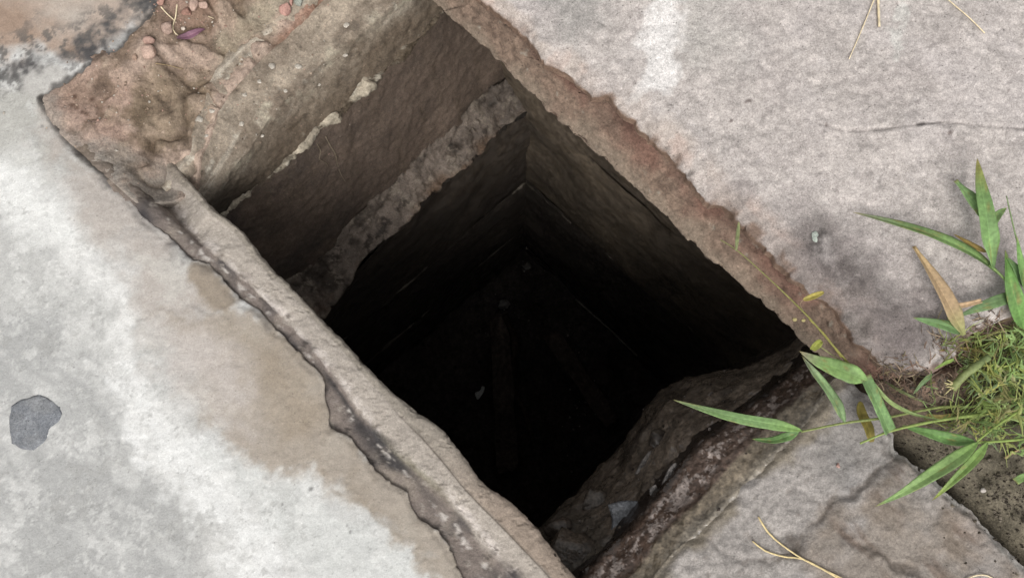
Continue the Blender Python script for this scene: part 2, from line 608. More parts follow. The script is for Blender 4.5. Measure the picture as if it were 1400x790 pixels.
def ground_z(P):
    z = np.full(len(P), Z_G)
    m = 1 - sstep(-0.03, 0.035, sdf(P, SOIL_R))
    z += 0.05 * np.exp(-(np.linalg.norm(P - at(1250, 520, 0)[:2], axis=1) / 0.07) ** 2)
    z += m * (0.097 + 0.010 * fbm(P, 14, 4, 3) + 0.004 * fbm(P, 60, 4, 8))
    far = sstep(0.9, 1.6, np.abs(P - np.array([0, 0.3])).max(1))
    z += far * (0.10 + 0.02 * fbm(P, 1.2, 4, 4))
    return z


def ground_c(P, Z):
    C = slerp_col(S(122, 114, 98), P, 0.3, 18, 2, S(92, 86, 74))
    mixc(C, S(128, 104, 90), (1 - sstep(0.03, 0.09, np.linalg.norm(P - at(1255, 520, 0)[:2], axis=1) + 0.03 * fbm(P, 20, 4, 7))) * 0.8)
    far = sstep(0.8, 1.5, np.abs(P - np.array([0, 0.3])).max(1))
    mixc(C, S(120, 112, 78), far * np.clip(0.4 + fbm(P, 3, 5, 5), 0, 1))
    return C


ground = sheet('ground', None, 0.004, ground_z, ground_c, M_SOIL, drop=0, hole=hole, lo=np.array([-80.0, -80.0]), hi=np.array([80.0, 80.0]))
tag(ground, kind='structure')

# ------------------------------------------------------------------ pavement on the left
pave_pts = REBATE_N + PAVE_E[1:] + [(800, 1600), (-1100, 1600), (-1100, -800), (480, -800)]
PAVE = at2(pave_pts, 0.0)
edge_line = at2(REBATE_N + PAVE_E[1:], 0.0)
TAN = [(188, 452), (215, 432), (262, 430), (320, 420), (372, 428), (420, 474), (458, 512), (466, 572), (520, 626), (580, 676), (632, 740), (660, 800),
       (600, 800), (566, 748), (530, 722), (488, 690), (452, 668), (440, 652), (405, 652), (365, 646), (330, 625), (318, 600), (285, 575), (250, 545), (232, 500)]
TAN2 = [(264, 357), (285, 362), (303, 379), (326, 409), (310, 424), (285, 424), (268, 400), (258, 375)]


def pave_z(P):
    z = 0.0015 * fbm(P, 5, 3, 11) + 0.0008 * fbm(P, 45, 4, 12) + 0.0003 * fbm(P, 160, 3, 13)
    z += 0.0016 * patch(P, TAN, 0, 0.006, 0.012, 45, 21) + 0.0015 * patch(P, TAN2, 0, 0.006, 0.005, 50, 22)
    z += 0.0007 * sstep(0.30, 0.40, fbm(P, 34, 6, 69, 0.72))
    d = dist_line(P, edge_line) + 0.004 * fbm(P, 70, 3, 14)
    z -= 0.0035 * (1 - sstep(0.0, 0.010, d)) + 0.002 * (1 - sstep(0.0, 0.05, d))
    return z


def pave_c(P, Z):
    C = slerp_col(S(204, 203, 200), P, 0.07, 9, 41)
    mixc(C, S(178, 178, 176), patch(P, [(-200, 380), (60, 430), (120, 470), (175, 570), (235, 690), (300, 830), (-200, 900)], 0, 0.03, 0.03, 14, 42) * 0.95)
    mixc(C, S(190, 190, 187), patch(P, [(20, 230), (90, 330), (150, 420), (230, 470), (210, 520), (120, 480), (0, 400), (-60, 300)], 0, 0.03, 0.03, 20, 62) * 0.5)
    mixc(C, S(240, 240, 237), patch(P, [(-60, 190), (30, 210), (70, 260), (120, 310), (110, 345), (60, 330), (0, 300), (-60, 300)], 0, 0.03, 0.02, 30, 43) * 0.9)
    mixc(C, S(236, 235, 232), patch(P, [(100, 330), (180, 370), (250, 440), (190, 450), (180, 500), (140, 430)], 0, 0.025, 0.03, 35, 44) * 0.85)
    mixc(C, S(238, 238, 236), patch(P, [(140, 500), (200, 510), (250, 580), (330, 650), (400, 760), (430, 830), (330, 830), (290, 740), (220, 660), (180, 590)], 0, 0.018, 0.026, 36, 45) * 0.85)
    mixc(C, S(216, 217, 214), patch(P, [(280, 620), (400, 655), (470, 690), (560, 750), (600, 830), (420, 830), (380, 720)], 0, 0.02, 0.02, 30, 46) * 0.85)
    # pale streaks drawn by the trowel
    wp = P + 0.012 * np.column_stack([fbm(P, 18, 3, 50), fbm(P, 18, 3, 150)])
    st = np.column_stack([(wp @ np.array([0.70, -0.714])) * 16, (wp @ np.array([0.714, 0.70])) * 42])
    k = np.clip(fbm(st, 1.0, 4, 51, 0.6), 0, 1)
    mixc(C, S(232, 231, 228), k * 0.4)
    mixc(C, S(180, 180, 178), np.clip(fbm(P, 40, 5, 63, 0.65) - 0.1, 0, 1) * 0.35)
    mixc(C, S(232, 231, 227), np.clip(fbm(P, 85, 4, 64, 0.7) - 0.25, 0, 1) * 0.5)
    mixc(C, S(184, 182, 175), patch(P, [(-80, 100), (60, 120), (80, 200), (130, 240), (60, 220), (0, 195), (-80, 180)], 0, 0.03, 0.03, 20, 68) * 0.8)
    sk = fbm(P, 34, 6, 69, 0.72)                     # broken cement skin: crisp little edges
    mixc(C, S(228, 227, 224), sstep(0.28, 0.38, sk) * 0.4)
    mixc(C, S(166, 165, 161), sstep(0.42, 0.52, fbm(P, 30, 5, 70, 0.7)) * 0.28)
    mixc(C, S(146, 145, 141), sstep(0.72, 0.82, fbm(P, 80, 4, 73, 0.7)) * 0.35)
    # greige dust towards the edge
    mixc(C, S(184, 175, 167), patch(P, [(60, 150), (120, 215), (170, 262), (250, 345), (300, 400), (270, 440), (200, 440), (175, 390), (125, 330), (95, 255), (45, 180)], 0, 0.035, 0.03, 22, 47) * 0.85)
    mixc(C, S(206, 202, 195), patch(P, [(200, 350), (250, 350), (270, 400), (230, 420)], 0, 0.02, 0.03, 40, 74) * 0.6)
    tm = patch(P, TAN, 0, 0.016, 0.016, 38, 21) * (1 - 0.75 * patch(P, [(150, 420), (215, 420), (250, 470), (290, 560), (250, 580), (190, 500)], 0, 0.035, 0.02, 25, 65))
    mixc(C, S(172, 162, 150), tm)
    mixc(C, S(148, 136, 120), tm * np.clip(fbm(P, 28, 5, 66, 0.6), 0, 1) * 0.5)
    mixc(C, S(190, 182, 170), tm * np.clip(-fbm(P, 20, 5, 67, 0.6), 0, 1) * 0.6)
    mixc(C, S(200, 192, 186), patch(P, [(200, 450), (240, 440), (300, 440), (335, 500), (345, 600), (290, 570), (230, 510)], 0, 0.04, 0.03, 25, 48) * 0.8)
    mixc(C, S(160, 146, 128), patch(P, [(330, 450), (400, 490), (440, 560), (420, 620), (370, 560)], 0, 0.03, 0.02, 30, 49) * 0.6)
    mixc(C, S(156, 143, 127), patch(P, TAN2, 0, 0.008, 0.006, 55, 22) * 0.9)
    # muddy rim of the tan coat
    tp = at2(TAN)
    d = np.abs(sdf(P, tp) + 0.008 * fbm(P, 55, 4, 21, 0.6))
    mixc(C, S(146, 134, 118), (1 - sstep(0.0, 0.010, d)) * np.clip(0.1 + fbm(P, 30, 3, 52), 0, 0.5) * sstep(at(300, 600)[0], at(420, 600)[0], P[:, 0]))
    # earth blown over the far corner
    soil = patch(P, [(-600, -700), (560, -700), (260, -60), (215, -8), (180, 30), (120, 62), (50, 78), (0, 72), (-300, 90)], 0, 0.025, 0.03, 20, 53)
    mixc(C, S(186, 169, 155), soil * 0.95)
    mixc(C, S(160, 136, 118), soil * np.clip(0.2 + fbm(P, 10, 4, 77), 0, 1) * 0.8)
    mixc(C, S(192, 184, 174), soil * np.clip(fbm(P, 18, 4, 54), 0, 1) * 0.7)
    # black mould along the rebate
    mo = patch(P, [(-60, 92), (0, 84), (60, 76), (110, 46), (150, 20), (190, -30), (250, -60), (216, 6), (186, 42), (138, 88), (104, 98), (84, 112), (40, 108), (-20, 118)], 0, 0.018, 0.025, 35, 55)
    mixc(C, S(84, 82, 82), mo * np.clip(0.75 + 0.9 * fbm(P, 42, 4, 56, 0.6), 0, 1))
    ms = patch(P, [(-40, 60), (60, 30), (150, -10), (230, -80), (216, 6), (150, 80), (84, 112), (-20, 130)], 0, 0.03, 0.03, 20, 75)
    mixc(C, S(96, 94, 92), ms * sstep(0.05, 0.4, fbm(P, 60, 5, 76, 0.72)) * 0.75)
    mixc(C, S(196, 193, 188), patch(P, [(26, 98), (72, 90), (92, 102), (62, 128), (40, 134)], 0, 0.01, 0.012, 50, 57) * 0.9)
    # dark grime on the broken edge
    e = dist_line(P, at2([p for p in PAVE_E if p[1] < 440]))
    mixc(C, S(88, 84, 82), (1 - sstep(0.0, 0.02, e + 0.012 * fbm(P, 60, 4, 58))) * np.clip(0.25 + 0.8 * fbm(P, 25, 3, 59), 0, 1))
    e = dist_line(P, at2([p for p in PAVE_E if p[1] < 262]))
    mixc(C, S(96, 90, 85), (1 - sstep(0.001, 0.009, e + 0.004 * fbm(P, 60, 3, 60))) * 0.85)
    e = dist_line(P, at2([p for p in REBATE_N if p[1] > 10]))
    mixc(C, S(62, 58, 56), (1 - sstep(0.001, 0.008, e + 0.004 * fbm(P, 60, 3, 60))) * 0.8)
    # small dark pits
    for px, py, r in ((425, 668, 4), (474, 718, 3), (478, 726, 3), (55, 172, 4), (62, 176, 3), (386, 690, 2)):
        c = at(px, py)[:2]
        dd = np.linalg.norm(P - c, axis=1) + 0.002 * noise(P, 200, 61)
        mixc(C, S(120, 120, 118), (1 - sstep(0.0, r * 0.0011, dd)) * 0.8)
    return C


pavement = sheet('pavement', PAVE, 0.0023, pave_z, pave_c, M_PAVE, drop=0.012, face_col=S(134, 124, 114))
tag(pavement, kind='structure')

# dark stone set flush in the pavement
INLAY = ragged([(12, 556), (28, 545), (52, 539), (66, 546), (80, 556), (83, 566), (78, 575), (66, 585), (60, 600), (43, 616), (26, 613), (13, 606), (10, 580), (12, 556)], 1.6, 2.5, 11)[:-1]
ip = at2(INLAY, 0.004)
inlay = sheet('stone_inlay', ip, 0.0022,
              lambda P: 0.0012 + 0.0005 * fbm(P, 60, 3, 71) - 0.0009 * sstep(-0.004, 0.0, sdf(P, ip)) + pave_z(P) * 0.9,
              lambda P, Z: slerp_col(S(124, 127, 132), P, 0.25, 60, 72, S(158, 159, 160)), M_SLAB, drop=0.006, parent=pavement)
tag(inlay, 'flat dark grey angular stone chip bedded in the pale pavement')

# ------------------------------------------------------------------ the pit
pit = empty('inspection_pit', tuple(at(700, 500, -2.05)))
tag(pit, 'deep dark rectangular pit with rough mortared walls sunk between the concrete slabs', 'pit')
PIT_OFF = np.array(pit.location)


def into_pit(o):
    o.parent = pit
    o.matrix_parent_inverse.identity()
    o.location = -Vector(PIT_OFF)
    return o


# --- rim along the pavement: groove, crest, flat top, lip, inner face
zr = lambda L, z: at3(L, z)
groove_line = [(p[0] * 0.6 + c[0] * 0.4, p[1] * 0.6 + c[1] * 0.4) for p, c in zip(resample(PAVE_E, 40), resample(RIM_CREST, 40))]
under_line = [(p[0] - 30, p[1] + 20) for p in resample(PAVE_E, 40)]


def rim_c(V, s, t):
    P = V
    C = slerp_col(S(178, 169, 159), P, 0.12, 24, 81)
    g = (1 - sstep(1.55, 2.15, t + 0.42 * fbm(P, 28, 4, 82)))
    mixc(C, S(124, 113, 107), g * 0.9)
    mixc(C, S(158, 147, 136), g * np.clip(fbm(P, 34, 4, 83) * 1.1, 0, 1))
    mixc(C, S(72, 69, 70), g * np.clip(fbm(P, 22, 3, 84) * 1.3 - 0.1, 0, 1))
    dk = np.exp(-((t - 1.05 + 0.15 * fbm(P, 20, 3, 189)) / 0.22) ** 2)
    mixc(C, S(64, 61, 61), dk * np.clip(0.5 + fbm(P, 9, 3, 190), 0, 1) * 0.85)
    mixc(C, S(60, 55, 52), g * sstep(0.25, 0.8, fbm(P, 60, 4, 89, 0.65)) * 0.7)
    mixc(C, S(172, 164, 154), g * sstep(0.4, 0.9, fbm(P, 70, 4, 90, 0.65)) * 0.7)
    ridge = np.exp(-((t - 2.05 + 0.16 * fbm(P, 24, 4, 85)) / 0.24) ** 2)
    mixc(C, S(222, 212, 205), ridge * sstep(-0.35, 0.35, fbm(P, 55, 5, 86, 0.7)) * np.clip(0.75 + 0.7 * fbm(P, 9, 3, 185), 0, 1))
    mixc(C, S(98, 89, 82), ridge * sstep(0.35, 0.6, fbm(P, 85, 4, 186, 0.7)) * 0.75)
    cr_ = np.exp(-((t - 1.0 + 0.2 * fbm(P, 26, 4, 187)) / 0.10) ** 2)
    mixc(C, S(206, 199, 192), cr_ * sstep(0.15, 0.5, fbm(P, 45, 4, 188, 0.65)) * 0.8)
    mixc(C, S(140, 134, 116), np.exp(-((s - 0.64) / 0.05) ** 2) * np.exp(-((t - 1.8) / 0.35) ** 2) * 0.7)     # green tinge
    lip = sstep(2.95, 3.1, t + 0.05 * fbm(P, 40, 3, 87))
    mixc(C, S(150, 132, 116), lip * 0.7 * sstep(0.55, 0.72, s))
    mixc(C, S(150, 142, 130), lip * 0.7 * (1 - sstep(0.55, 0.72, s)))
    cr = np.exp(-((t - 3.0) / 0.05) ** 2) * sstep(0.5, 0.62, s)
    mixc(C, S(86, 78, 70), cr * 0.8)
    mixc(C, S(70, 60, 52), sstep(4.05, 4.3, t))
    up = 1 - sstep(0.06, 0.2, s + 0.02 * fbm(P, 20, 3, 88))
    mixc(C, S(138, 124, 110), up * 0.8)
    return C


def rz(L, z):
    zs = [z - 0.055 * min(1.0, max(0.0, (285 - p[0]) / 55.0)) for p in L]
    return at3(L, zs)


# the groove keeps an even width whatever the broken pavement edge does
crest_s, edge_s = resample(RIM_CREST, 40), resample(PAVE_E, 40)
for _ in range(6):
    crest_s[1:-1] = 0.5 * crest_s[1:-1] + 0.25 * (crest_s[:-2] + crest_s[2:])
    edge_s[1:-1] = 0.5 * edge_s[1:-1] + 0.25 * (edge_s[:-2] + edge_s[2:])
groove_line = 0.5 * crest_s + 0.5 * edge_s
rim = loft('rim', [at3(under_line, -0.0085), at3(groove_line, -0.0100), rz(crest_s, -0.0060), rz(RIM_CREASE, -0.0075), rz(RIM_EDGE, -0.016),
                   rz(RIM_EDGE, -0.016) + np.array([-0.002, -0.002, -0.03]), rz(RIM_EDGE, -0.016) + np.array([-0.02, -0.018, -0.2])],
           700, [24, 22, 16, 16, 10, 6], M_RIM, rim_c, amp=0.0014, freq=80, seed=80, amp_big=0.0008, fbig=20, smooth_across=True, chips=0.0014, chip_f=55)
into_pit(rim)
tag(rim, 'uneven grey mortar rim with a dirty groove along the pavement')

# --- mud bank filling the rebate at the far corner
MUD = [(60, 136), (86, 116), (104, 100), (138, 88), (166, 64), (187, 40), (207, 19), (218, 0), (262, -60), (332, -140), (402, -230), (560, -330),
       (700, -300), (575, -150), (462, -40), (412, 12), (352, 64), (308, 112), (290, 142), (278, 180), (268, 208), (262, 238), (248, 268), (222, 280), (195, 284), (164, 256), (122, 219), (94, 192), (74, 166)]
mudp = at2(MUD, -0.03)
mud_top = at2(list(REBATE_N) + [(72, 165), (92, 192), (122, 222), (164, 260), (205, 304), (236, 328)], -0.01)
mud_low = at2(LINE_A, -0.05)
lump = at2([(228, 160), (262, 128), (284, 98)], -0.03)
lump2 = at2([(190, 120), (180, 150), (200, 175)], -0.03)


def mud_z(P):
    a, b = dist_line(P, mud_top, 0.6), dist_line(P, mud_low, 0.6)
    f = a / (a + b + 1e-6)
    z = -0.0075 - 0.0485 * sstep(0.12, 1.0, f)
    z += 0.006 * fbm(P, 16, 4, 91) + 0.0022 * fbm(P, 60, 4, 92) + 0.001 * fbm(P, 150, 3, 93)
    z += 0.010 * np.exp(-(dist_line(P, lump) / 0.014) ** 2) + 0.005 * np.exp(-(dist_line(P, lump2) / 0.012) ** 2)
    cre = np.abs(fbm(P + 0.01 * np.column_stack([fbm(P, 20, 3, 193), fbm(P, 20, 3, 194)]), 13, 3, 195))
    z -= 0.007 * np.exp(-(cre / 0.10) ** 2) * sstep(0.12, 0.4, f)
    # runnels leading down to the pit
    st = np.column_stack([(P @ nw_dir) * 45, (P @ np.array([nw_dir[1], -nw_dir[0]])) * 9])
    z += 0.004 * fbm(st, 1.0, 3, 94) * sstep(0.2, 0.6, f)
    return z


def mud_c(P, Z):
    C = slerp_col(S(184, 163, 148), P, 0.2, 26, 95)
    C *= (1 + 0.2 * fbm(P, 120, 3, 109, 0.75))[:, None]
    mixc(C, S(184, 156, 142), patch(P, [(70, 130), (140, 95), (180, 120), (170, 200), (110, 195)], -0.02, 0.02, 0.02, 30, 96) * 0.7)
    mixc(C, S(134, 119, 98), patch(P, [(165, 170), (185, 140), (215, 110), (262, 92), (290, 96), (270, 190), (220, 205)], -0.04, 0.02, 0.02, 30, 97) * 0.75)
    mixc(C, S(96, 82, 66), patch(P, [(180, 165), (205, 140), (215, 160), (205, 190), (245, 175), (262, 200), (230, 215), (190, 195)], -0.04, 0.01, 0.015, 40, 98) * 0.7)
    mixc(C, S(176, 168, 148), patch(P, [(290, 100), (300, 45), (370, -10), (420, -60), (470, -60), (400, 10), (330, 75)], -0.05, 0.02, 0.02, 30, 99) * 0.8)
    mixc(C, S(146, 110, 92), patch(P, [(370, 60), (400, 20), (430, -20), (500, -60), (520, -40), (440, 30), (385, 62)], -0.05, 0.012, 0.012, 30, 100) * 0.8)
    mixc(C, S(142, 112, 98), patch(P, [(215, 20), (250, -20), (300, -60), (310, 0), (290, 40), (240, 50)], -0.03, 0.012, 0.012, 30, 101) * 0.7)
    mixc(C, S(106, 92, 80), patch(P, [(205, 30), (225, 10), (250, 30), (245, 60), (210, 60)], -0.03, 0.015, 0.02, 40, 107) * 0.6)
    mixc(C, S(150, 146, 138), patch(P, [(105, 195), (170, 205), (230, 235), (265, 262), (250, 310), (190, 285), (130, 225)], -0.02, 0.02, 0.02, 30, 102) * 0.7)
    cre = np.abs(fbm(P + 0.01 * np.column_stack([fbm(P, 20, 3, 193), fbm(P, 20, 3, 194)]), 13, 3, 195))
    mixc(C, S(92, 76, 60), np.exp(-(cre / 0.14) ** 2) * 0.55)
    mixc(C, S(120, 100, 80), np.clip(fbm(P, 9, 4, 196), 0, 1) * 0.6)
    crest = sstep(0.4, 1.4, fbm(P, 60, 4, 92))
    mixc(C, S(196, 178, 158), crest * 0.4)
    mixc(C, S(86, 72, 60), sstep(0.35, 1.2, fbm(P, 36, 4, 103)) * 0.6)
    e = dist_line(P, at2(MUD[:9] + [], -0.02))
    mixc(C, S(78, 66, 58), (1 - sstep(0.0, 0.007, e + 0.004 * fbm(P, 50, 3, 104))) * 0.75)
    e = dist_line(P, at2(MUD[-6:] + MUD[:1], -0.02))
    mixc(C, S(150, 144, 136), (1 - sstep(0.0, 0.025, e + 0.014 * fbm(P, 40, 3, 105))) * 0.6)
    for px, py in ((104, 148), (110, 152), (118, 158), (124, 162), (106, 137), (130, 140)):
        dd = np.linalg.norm(P - at(px, py, -0.02)[:2], axis=1) + 0.003 * noise(P, 150, 106)
        mixc(C, S(92, 70, 58), (1 - sstep(0.0, 0.006, dd)) * 0.8)
    return C


mud = sheet('mud_bank', mudp, 0.0024, mud_z, mud_c, M_MUD, drop=0.06)
into_pit(mud)
tag(mud, 'brown dried mud bank washed into the far corner of the rebate')

# --- NW wall, course by course
ZM, ZBT, ZBB = -0.20, -0.58, -0.615


def course1_c(V, s, t):
    C = slerp_col(S(164, 151, 135), V, 0.22, 26, 111)
    mixc(C, S(118, 104, 90), np.clip(fbm(V, 20, 4, 112) * 1.2, 0, 1) * 0.7)
    sp = sstep(0.42, 0.95, fbm(V, 48, 4, 113, 0.6)) * (1 - sstep(2.0, 2.5, t))
    mixc(C, S(206, 199, 184), sp * 0.85)
    sk = fbm(np.column_stack([s * 7 + 0.15 * t, t * 4.2]), 1.0, 4, 124, 0.6)       # scraped streaks along the wall
    mixc(C, S(204, 194, 178), sstep(0.25, 0.75, sk) * (1 - sstep(2.2, 2.7, t)) * (1 - sstep(0.5, 0.75, s)) * 0.7)
    mixc(C, S(104, 90, 78), sstep(0.25, 0.75, -sk) * 0.5)
    ar = np.exp(-((t - 2.0 + 0.25 * fbm(V, 25, 3, 114)) / 0.14) ** 2)
    mixc(C, S(196, 188, 168), ar * np.clip(0.1 + fbm(V, 45, 4, 115, 0.6), 0, 1))
    fc = sstep(1.8, 2.9, t + 0.25 * fbm(V, 20, 3, 116))
    mixc(C, S(114, 100, 85), fc * 0.9)
    mixc(C, S(100, 86, 72), fc * np.clip(fbm(V, 14, 4, 117), 0, 1))
    mixc(C, S(160, 150, 134), sstep(0.5, 1.0, fbm(V, 85, 4, 119, 0.7)) * 0.6)
    mixc(C, S(66, 57, 49), sstep(0.5, 1.0, fbm(V, 75, 4, 108, 0.7)) * 0.55)
    mixc(C, S(92, 94, 74), np.exp(-((s - 0.72) / 0.08) ** 2) * 0.5)
    mixc(C, S(84, 74, 64), sstep(0.35, 0.9, fbm(V, 33, 4, 118)) * 0.5)
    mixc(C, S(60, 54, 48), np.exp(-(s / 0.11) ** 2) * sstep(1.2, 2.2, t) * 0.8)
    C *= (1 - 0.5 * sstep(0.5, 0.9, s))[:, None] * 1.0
    return C


inward = np.array([nw_dir[1], -nw_dir[0]])      # from the NW wall into the pit
if inward @ (at(700, 450, 0)[:2] - at(400, 150, 0)[:2]) < 0:
    inward = -inward
a_back = at3(LINE_A, -0.075) - np.r_[inward * 0.03, 0]
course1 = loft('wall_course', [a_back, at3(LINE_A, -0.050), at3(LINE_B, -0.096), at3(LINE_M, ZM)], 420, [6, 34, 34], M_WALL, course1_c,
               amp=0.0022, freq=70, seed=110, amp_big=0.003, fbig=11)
into_pit(course1)
tag(course1, 'top course of the far wall, pale blotched and lichen spotted')


def joint1_c(V, s, t):
    C = slerp_col(S(176, 165, 147), V, 0.35, 50, 121)
    mixc(C, S(92, 80, 66), sstep(-0.25, 0.35, fbm(V, 22, 5, 122, 0.65) - 0.25 * (1 - sstep(0.3, 0.42, s)) + 0.5 * sstep(0.40, 0.5, s)) * 0.97)
    mixc(C, S(206, 197, 180), sstep(0.25, 0.8, fbm(V, 60, 4, 123, 0.65)) * 0.8 * (1 - sstep(0.4, 0.6, s)))
    mixc(C, S(186, 176, 160), np.exp(-((s - 0.62) / 0.035) ** 2) * 0.8)
    return C


def joint(line3, out, r0, n, mat, cfun, seed, amp=0.004, fq=45, taper=False):
    L = resample(line3, n)
    r0 = r0 * (np.interp(np.linspace(0, 1, n), [0, 0.4, 0.5, 1], [1.0, 1.0, 0.65, 0.5]) if taper else 1.0)
    w = (r0 * (0.7 + 1.1 * np.clip(fbm(L, 22, 4, seed + 1, 0.6), -0.6, 0.8)))[:, None]
    L = L + np.outer(fbm(L, 9, 3, seed + 7) * 0.006, [0, 0, 1.0])
    up = np.array([0, 0, 1.0])
    prof = [(-0.55, 1.7), (0.35, 1.0), (0.75, 0.3), (0.7, -0.4), (0.25, -1.1), (-0.55, -1.7)]
    lines = [L + w * (a * out + b * up) for a, b in prof]
    return loft('mortar_joint', lines, n, [3, 3, 3, 3, 3], mat, cfun, amp=amp, freq=fq, seed=seed)


out_nw = np.r_[inward, 0.0]
j1 = into_pit(joint(at3(LINE_M, ZM), out_nw, 0.0085, 480, M_WALL, joint1_c, 120, amp=0.007, fq=60, taper=True))
tag(j1, 'crumbling pale mortar joint under the top course')


def course2_c(V, s, t):
    C = slerp_col(S(124, 108, 96), V, 0.25, 16, 131, S(96, 84, 75))
    mixc(C, S(74, 65, 58), sstep(0.25, 0.8, fbm(V, 7, 5, 135, 0.6) + 0.5 * t - 0.25) * 0.7)     # blotchy pit shade painted into the colour, deepening towards the ledge
    mixc(C, S(138, 124, 108), sstep(0.45, 0.7, fbm(V, 75, 4, 136, 0.7)) * (1 - sstep(0.1, 0.45, s)) * 0.7)
    mixc(C, S(120, 110, 98), sstep(0.55, 1.1, fbm(V, 60, 4, 132, 0.65)) * 0.7)
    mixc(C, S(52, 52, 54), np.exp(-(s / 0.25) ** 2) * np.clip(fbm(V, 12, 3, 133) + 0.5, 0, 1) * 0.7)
    st = np.column_stack([s * 60, V[:, 2] * 4])
    mixc(C, S(108, 94, 80), np.clip(fbm(st, 1.0, 3, 134), 0, 1) * 0.35)
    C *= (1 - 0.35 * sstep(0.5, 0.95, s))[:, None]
    return C


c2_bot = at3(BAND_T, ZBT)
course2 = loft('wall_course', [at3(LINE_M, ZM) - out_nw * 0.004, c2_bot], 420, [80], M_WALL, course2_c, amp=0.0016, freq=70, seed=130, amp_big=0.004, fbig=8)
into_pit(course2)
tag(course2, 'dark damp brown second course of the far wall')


def band_c(V, s, t):
    C = slerp_col(S(132, 120, 110), V, 0.3, 26, 141)
    mixc(C, S(60, 52, 45), sstep(0.0, 0.7, fbm(V, 30, 4, 142)) * 0.8)
    mixc(C, S(160, 148, 134), sstep(0.25, 0.6, fbm(V, 40, 5, 143, 0.68)) * 0.75)
    mixc(C, S(40, 35, 31), sstep(0.35, 0.7, fbm(V, 34, 5, 145, 0.68)) * 0.7)
    mixc(C, S(124, 92, 64), np.exp(-((t - 2.0) / 0.35) ** 2) * np.clip(0.2 + fbm(V, 25, 3, 144), 0, 1) * 0.6)
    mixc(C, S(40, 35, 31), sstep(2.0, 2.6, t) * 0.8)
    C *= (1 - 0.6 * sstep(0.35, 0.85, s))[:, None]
    return C


bb = at3(BAND_B, ZBB)
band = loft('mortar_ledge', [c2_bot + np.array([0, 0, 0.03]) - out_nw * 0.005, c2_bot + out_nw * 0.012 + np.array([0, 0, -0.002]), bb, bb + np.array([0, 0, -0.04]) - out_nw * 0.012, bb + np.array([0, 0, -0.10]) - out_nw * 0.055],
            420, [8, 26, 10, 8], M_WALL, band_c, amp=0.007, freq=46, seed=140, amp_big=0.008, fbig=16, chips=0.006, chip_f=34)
into_pit(band)
tag(band, 'knobbly mortar ledge running across the far wall halfway down')


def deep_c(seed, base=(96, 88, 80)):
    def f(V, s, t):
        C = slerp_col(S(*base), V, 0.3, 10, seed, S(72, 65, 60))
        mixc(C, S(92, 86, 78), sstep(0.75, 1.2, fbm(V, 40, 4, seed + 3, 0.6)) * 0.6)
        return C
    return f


def deep_joint_c(seed):
    def f(V, s, t):
        C = slerp_col(S(116, 108, 98), V, 0.4, 14, seed)
        mixc(C, S(62, 56, 51), sstep(-0.45, 0.25, fbm(V, 11, 4, seed + 2)) * 0.97)
        return C
    return f


Z_F = -2.05
wa = W1 - nw_dir * 0.35
wb = W2 + nw_dir * 0.12


def wall_line(a, b, z, n=6):
    t = np.linspace(0, 1, n)[:, None]
    p = a * (1 - t) + b * t
    return np.column_stack([p, np.full(n, z)])


prev = -0.66
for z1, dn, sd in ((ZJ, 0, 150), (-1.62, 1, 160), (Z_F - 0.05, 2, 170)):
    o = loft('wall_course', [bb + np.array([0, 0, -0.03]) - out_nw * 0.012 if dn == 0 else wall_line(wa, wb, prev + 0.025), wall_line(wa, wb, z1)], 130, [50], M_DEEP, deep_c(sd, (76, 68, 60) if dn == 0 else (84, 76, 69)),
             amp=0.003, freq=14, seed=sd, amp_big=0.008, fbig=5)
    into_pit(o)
    if dn < 2:
        into_pit(joint(wall_line(wa, wb, z1), out_nw, 0.006, 200, M_DEEP, deep_joint_c(sd + 4), sd + 5, amp=0.003))
    prev = z1

# --- NE wall under the overhanging slab
ea, eb = N1 - ne_dir * 0.16, N2 + ne_dir * 0.16
out_ne = np.array([-ne_dir[1], ne_dir[0]])
if out_ne @ (at(700, 450, 0)[:2] - at(900, 300, 0)[:2]) < 0:
    out_ne = -out_ne
out_ne = np.r_[out_ne, 0.0]
prev = -0.06
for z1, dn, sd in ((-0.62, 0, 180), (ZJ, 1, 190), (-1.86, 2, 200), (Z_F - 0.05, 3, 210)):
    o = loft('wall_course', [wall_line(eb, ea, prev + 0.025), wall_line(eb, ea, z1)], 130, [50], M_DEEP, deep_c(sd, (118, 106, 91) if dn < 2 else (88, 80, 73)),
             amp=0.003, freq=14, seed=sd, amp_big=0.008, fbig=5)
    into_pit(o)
    if dn == 1:
        into_pit(joint(wall_line(eb, ea, z1), out_ne, 0.006, 200, M_DEEP, deep_joint_c(sd + 4), sd + 5, amp=0.003))
    prev = z1

# --- near (SE) side: sloping stained arris, flaky step, silt ledge, wall below


def step_c(V, s, t):
    C = slerp_col(S(134, 122, 105), V, 0.15, 24, 221)
    mixc(C, S(146, 138, 126), (1 - sstep(1.0, 1.6, t + 0.3 * fbm(V, 24, 3, 222))) * 0.75)
    k = sstep(1.9, 2.1, t + 0.12 * fbm(V, 40, 3, 223))
    mixc(C, S(100, 83, 73), k)
    fl = sstep(0.12, 0.24, fbm(V, 85, 4, 224, 0.7)) * sstep(0.25, 0.6, np.exp(-((t - 2.45 + 0.08 * fbm(V, 20, 3, 225)) / 0.30) ** 2))
    mixc(C, S(186, 172, 164), fl * 0.9)
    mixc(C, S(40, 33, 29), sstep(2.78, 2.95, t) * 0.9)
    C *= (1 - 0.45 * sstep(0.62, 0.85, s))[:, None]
    return C


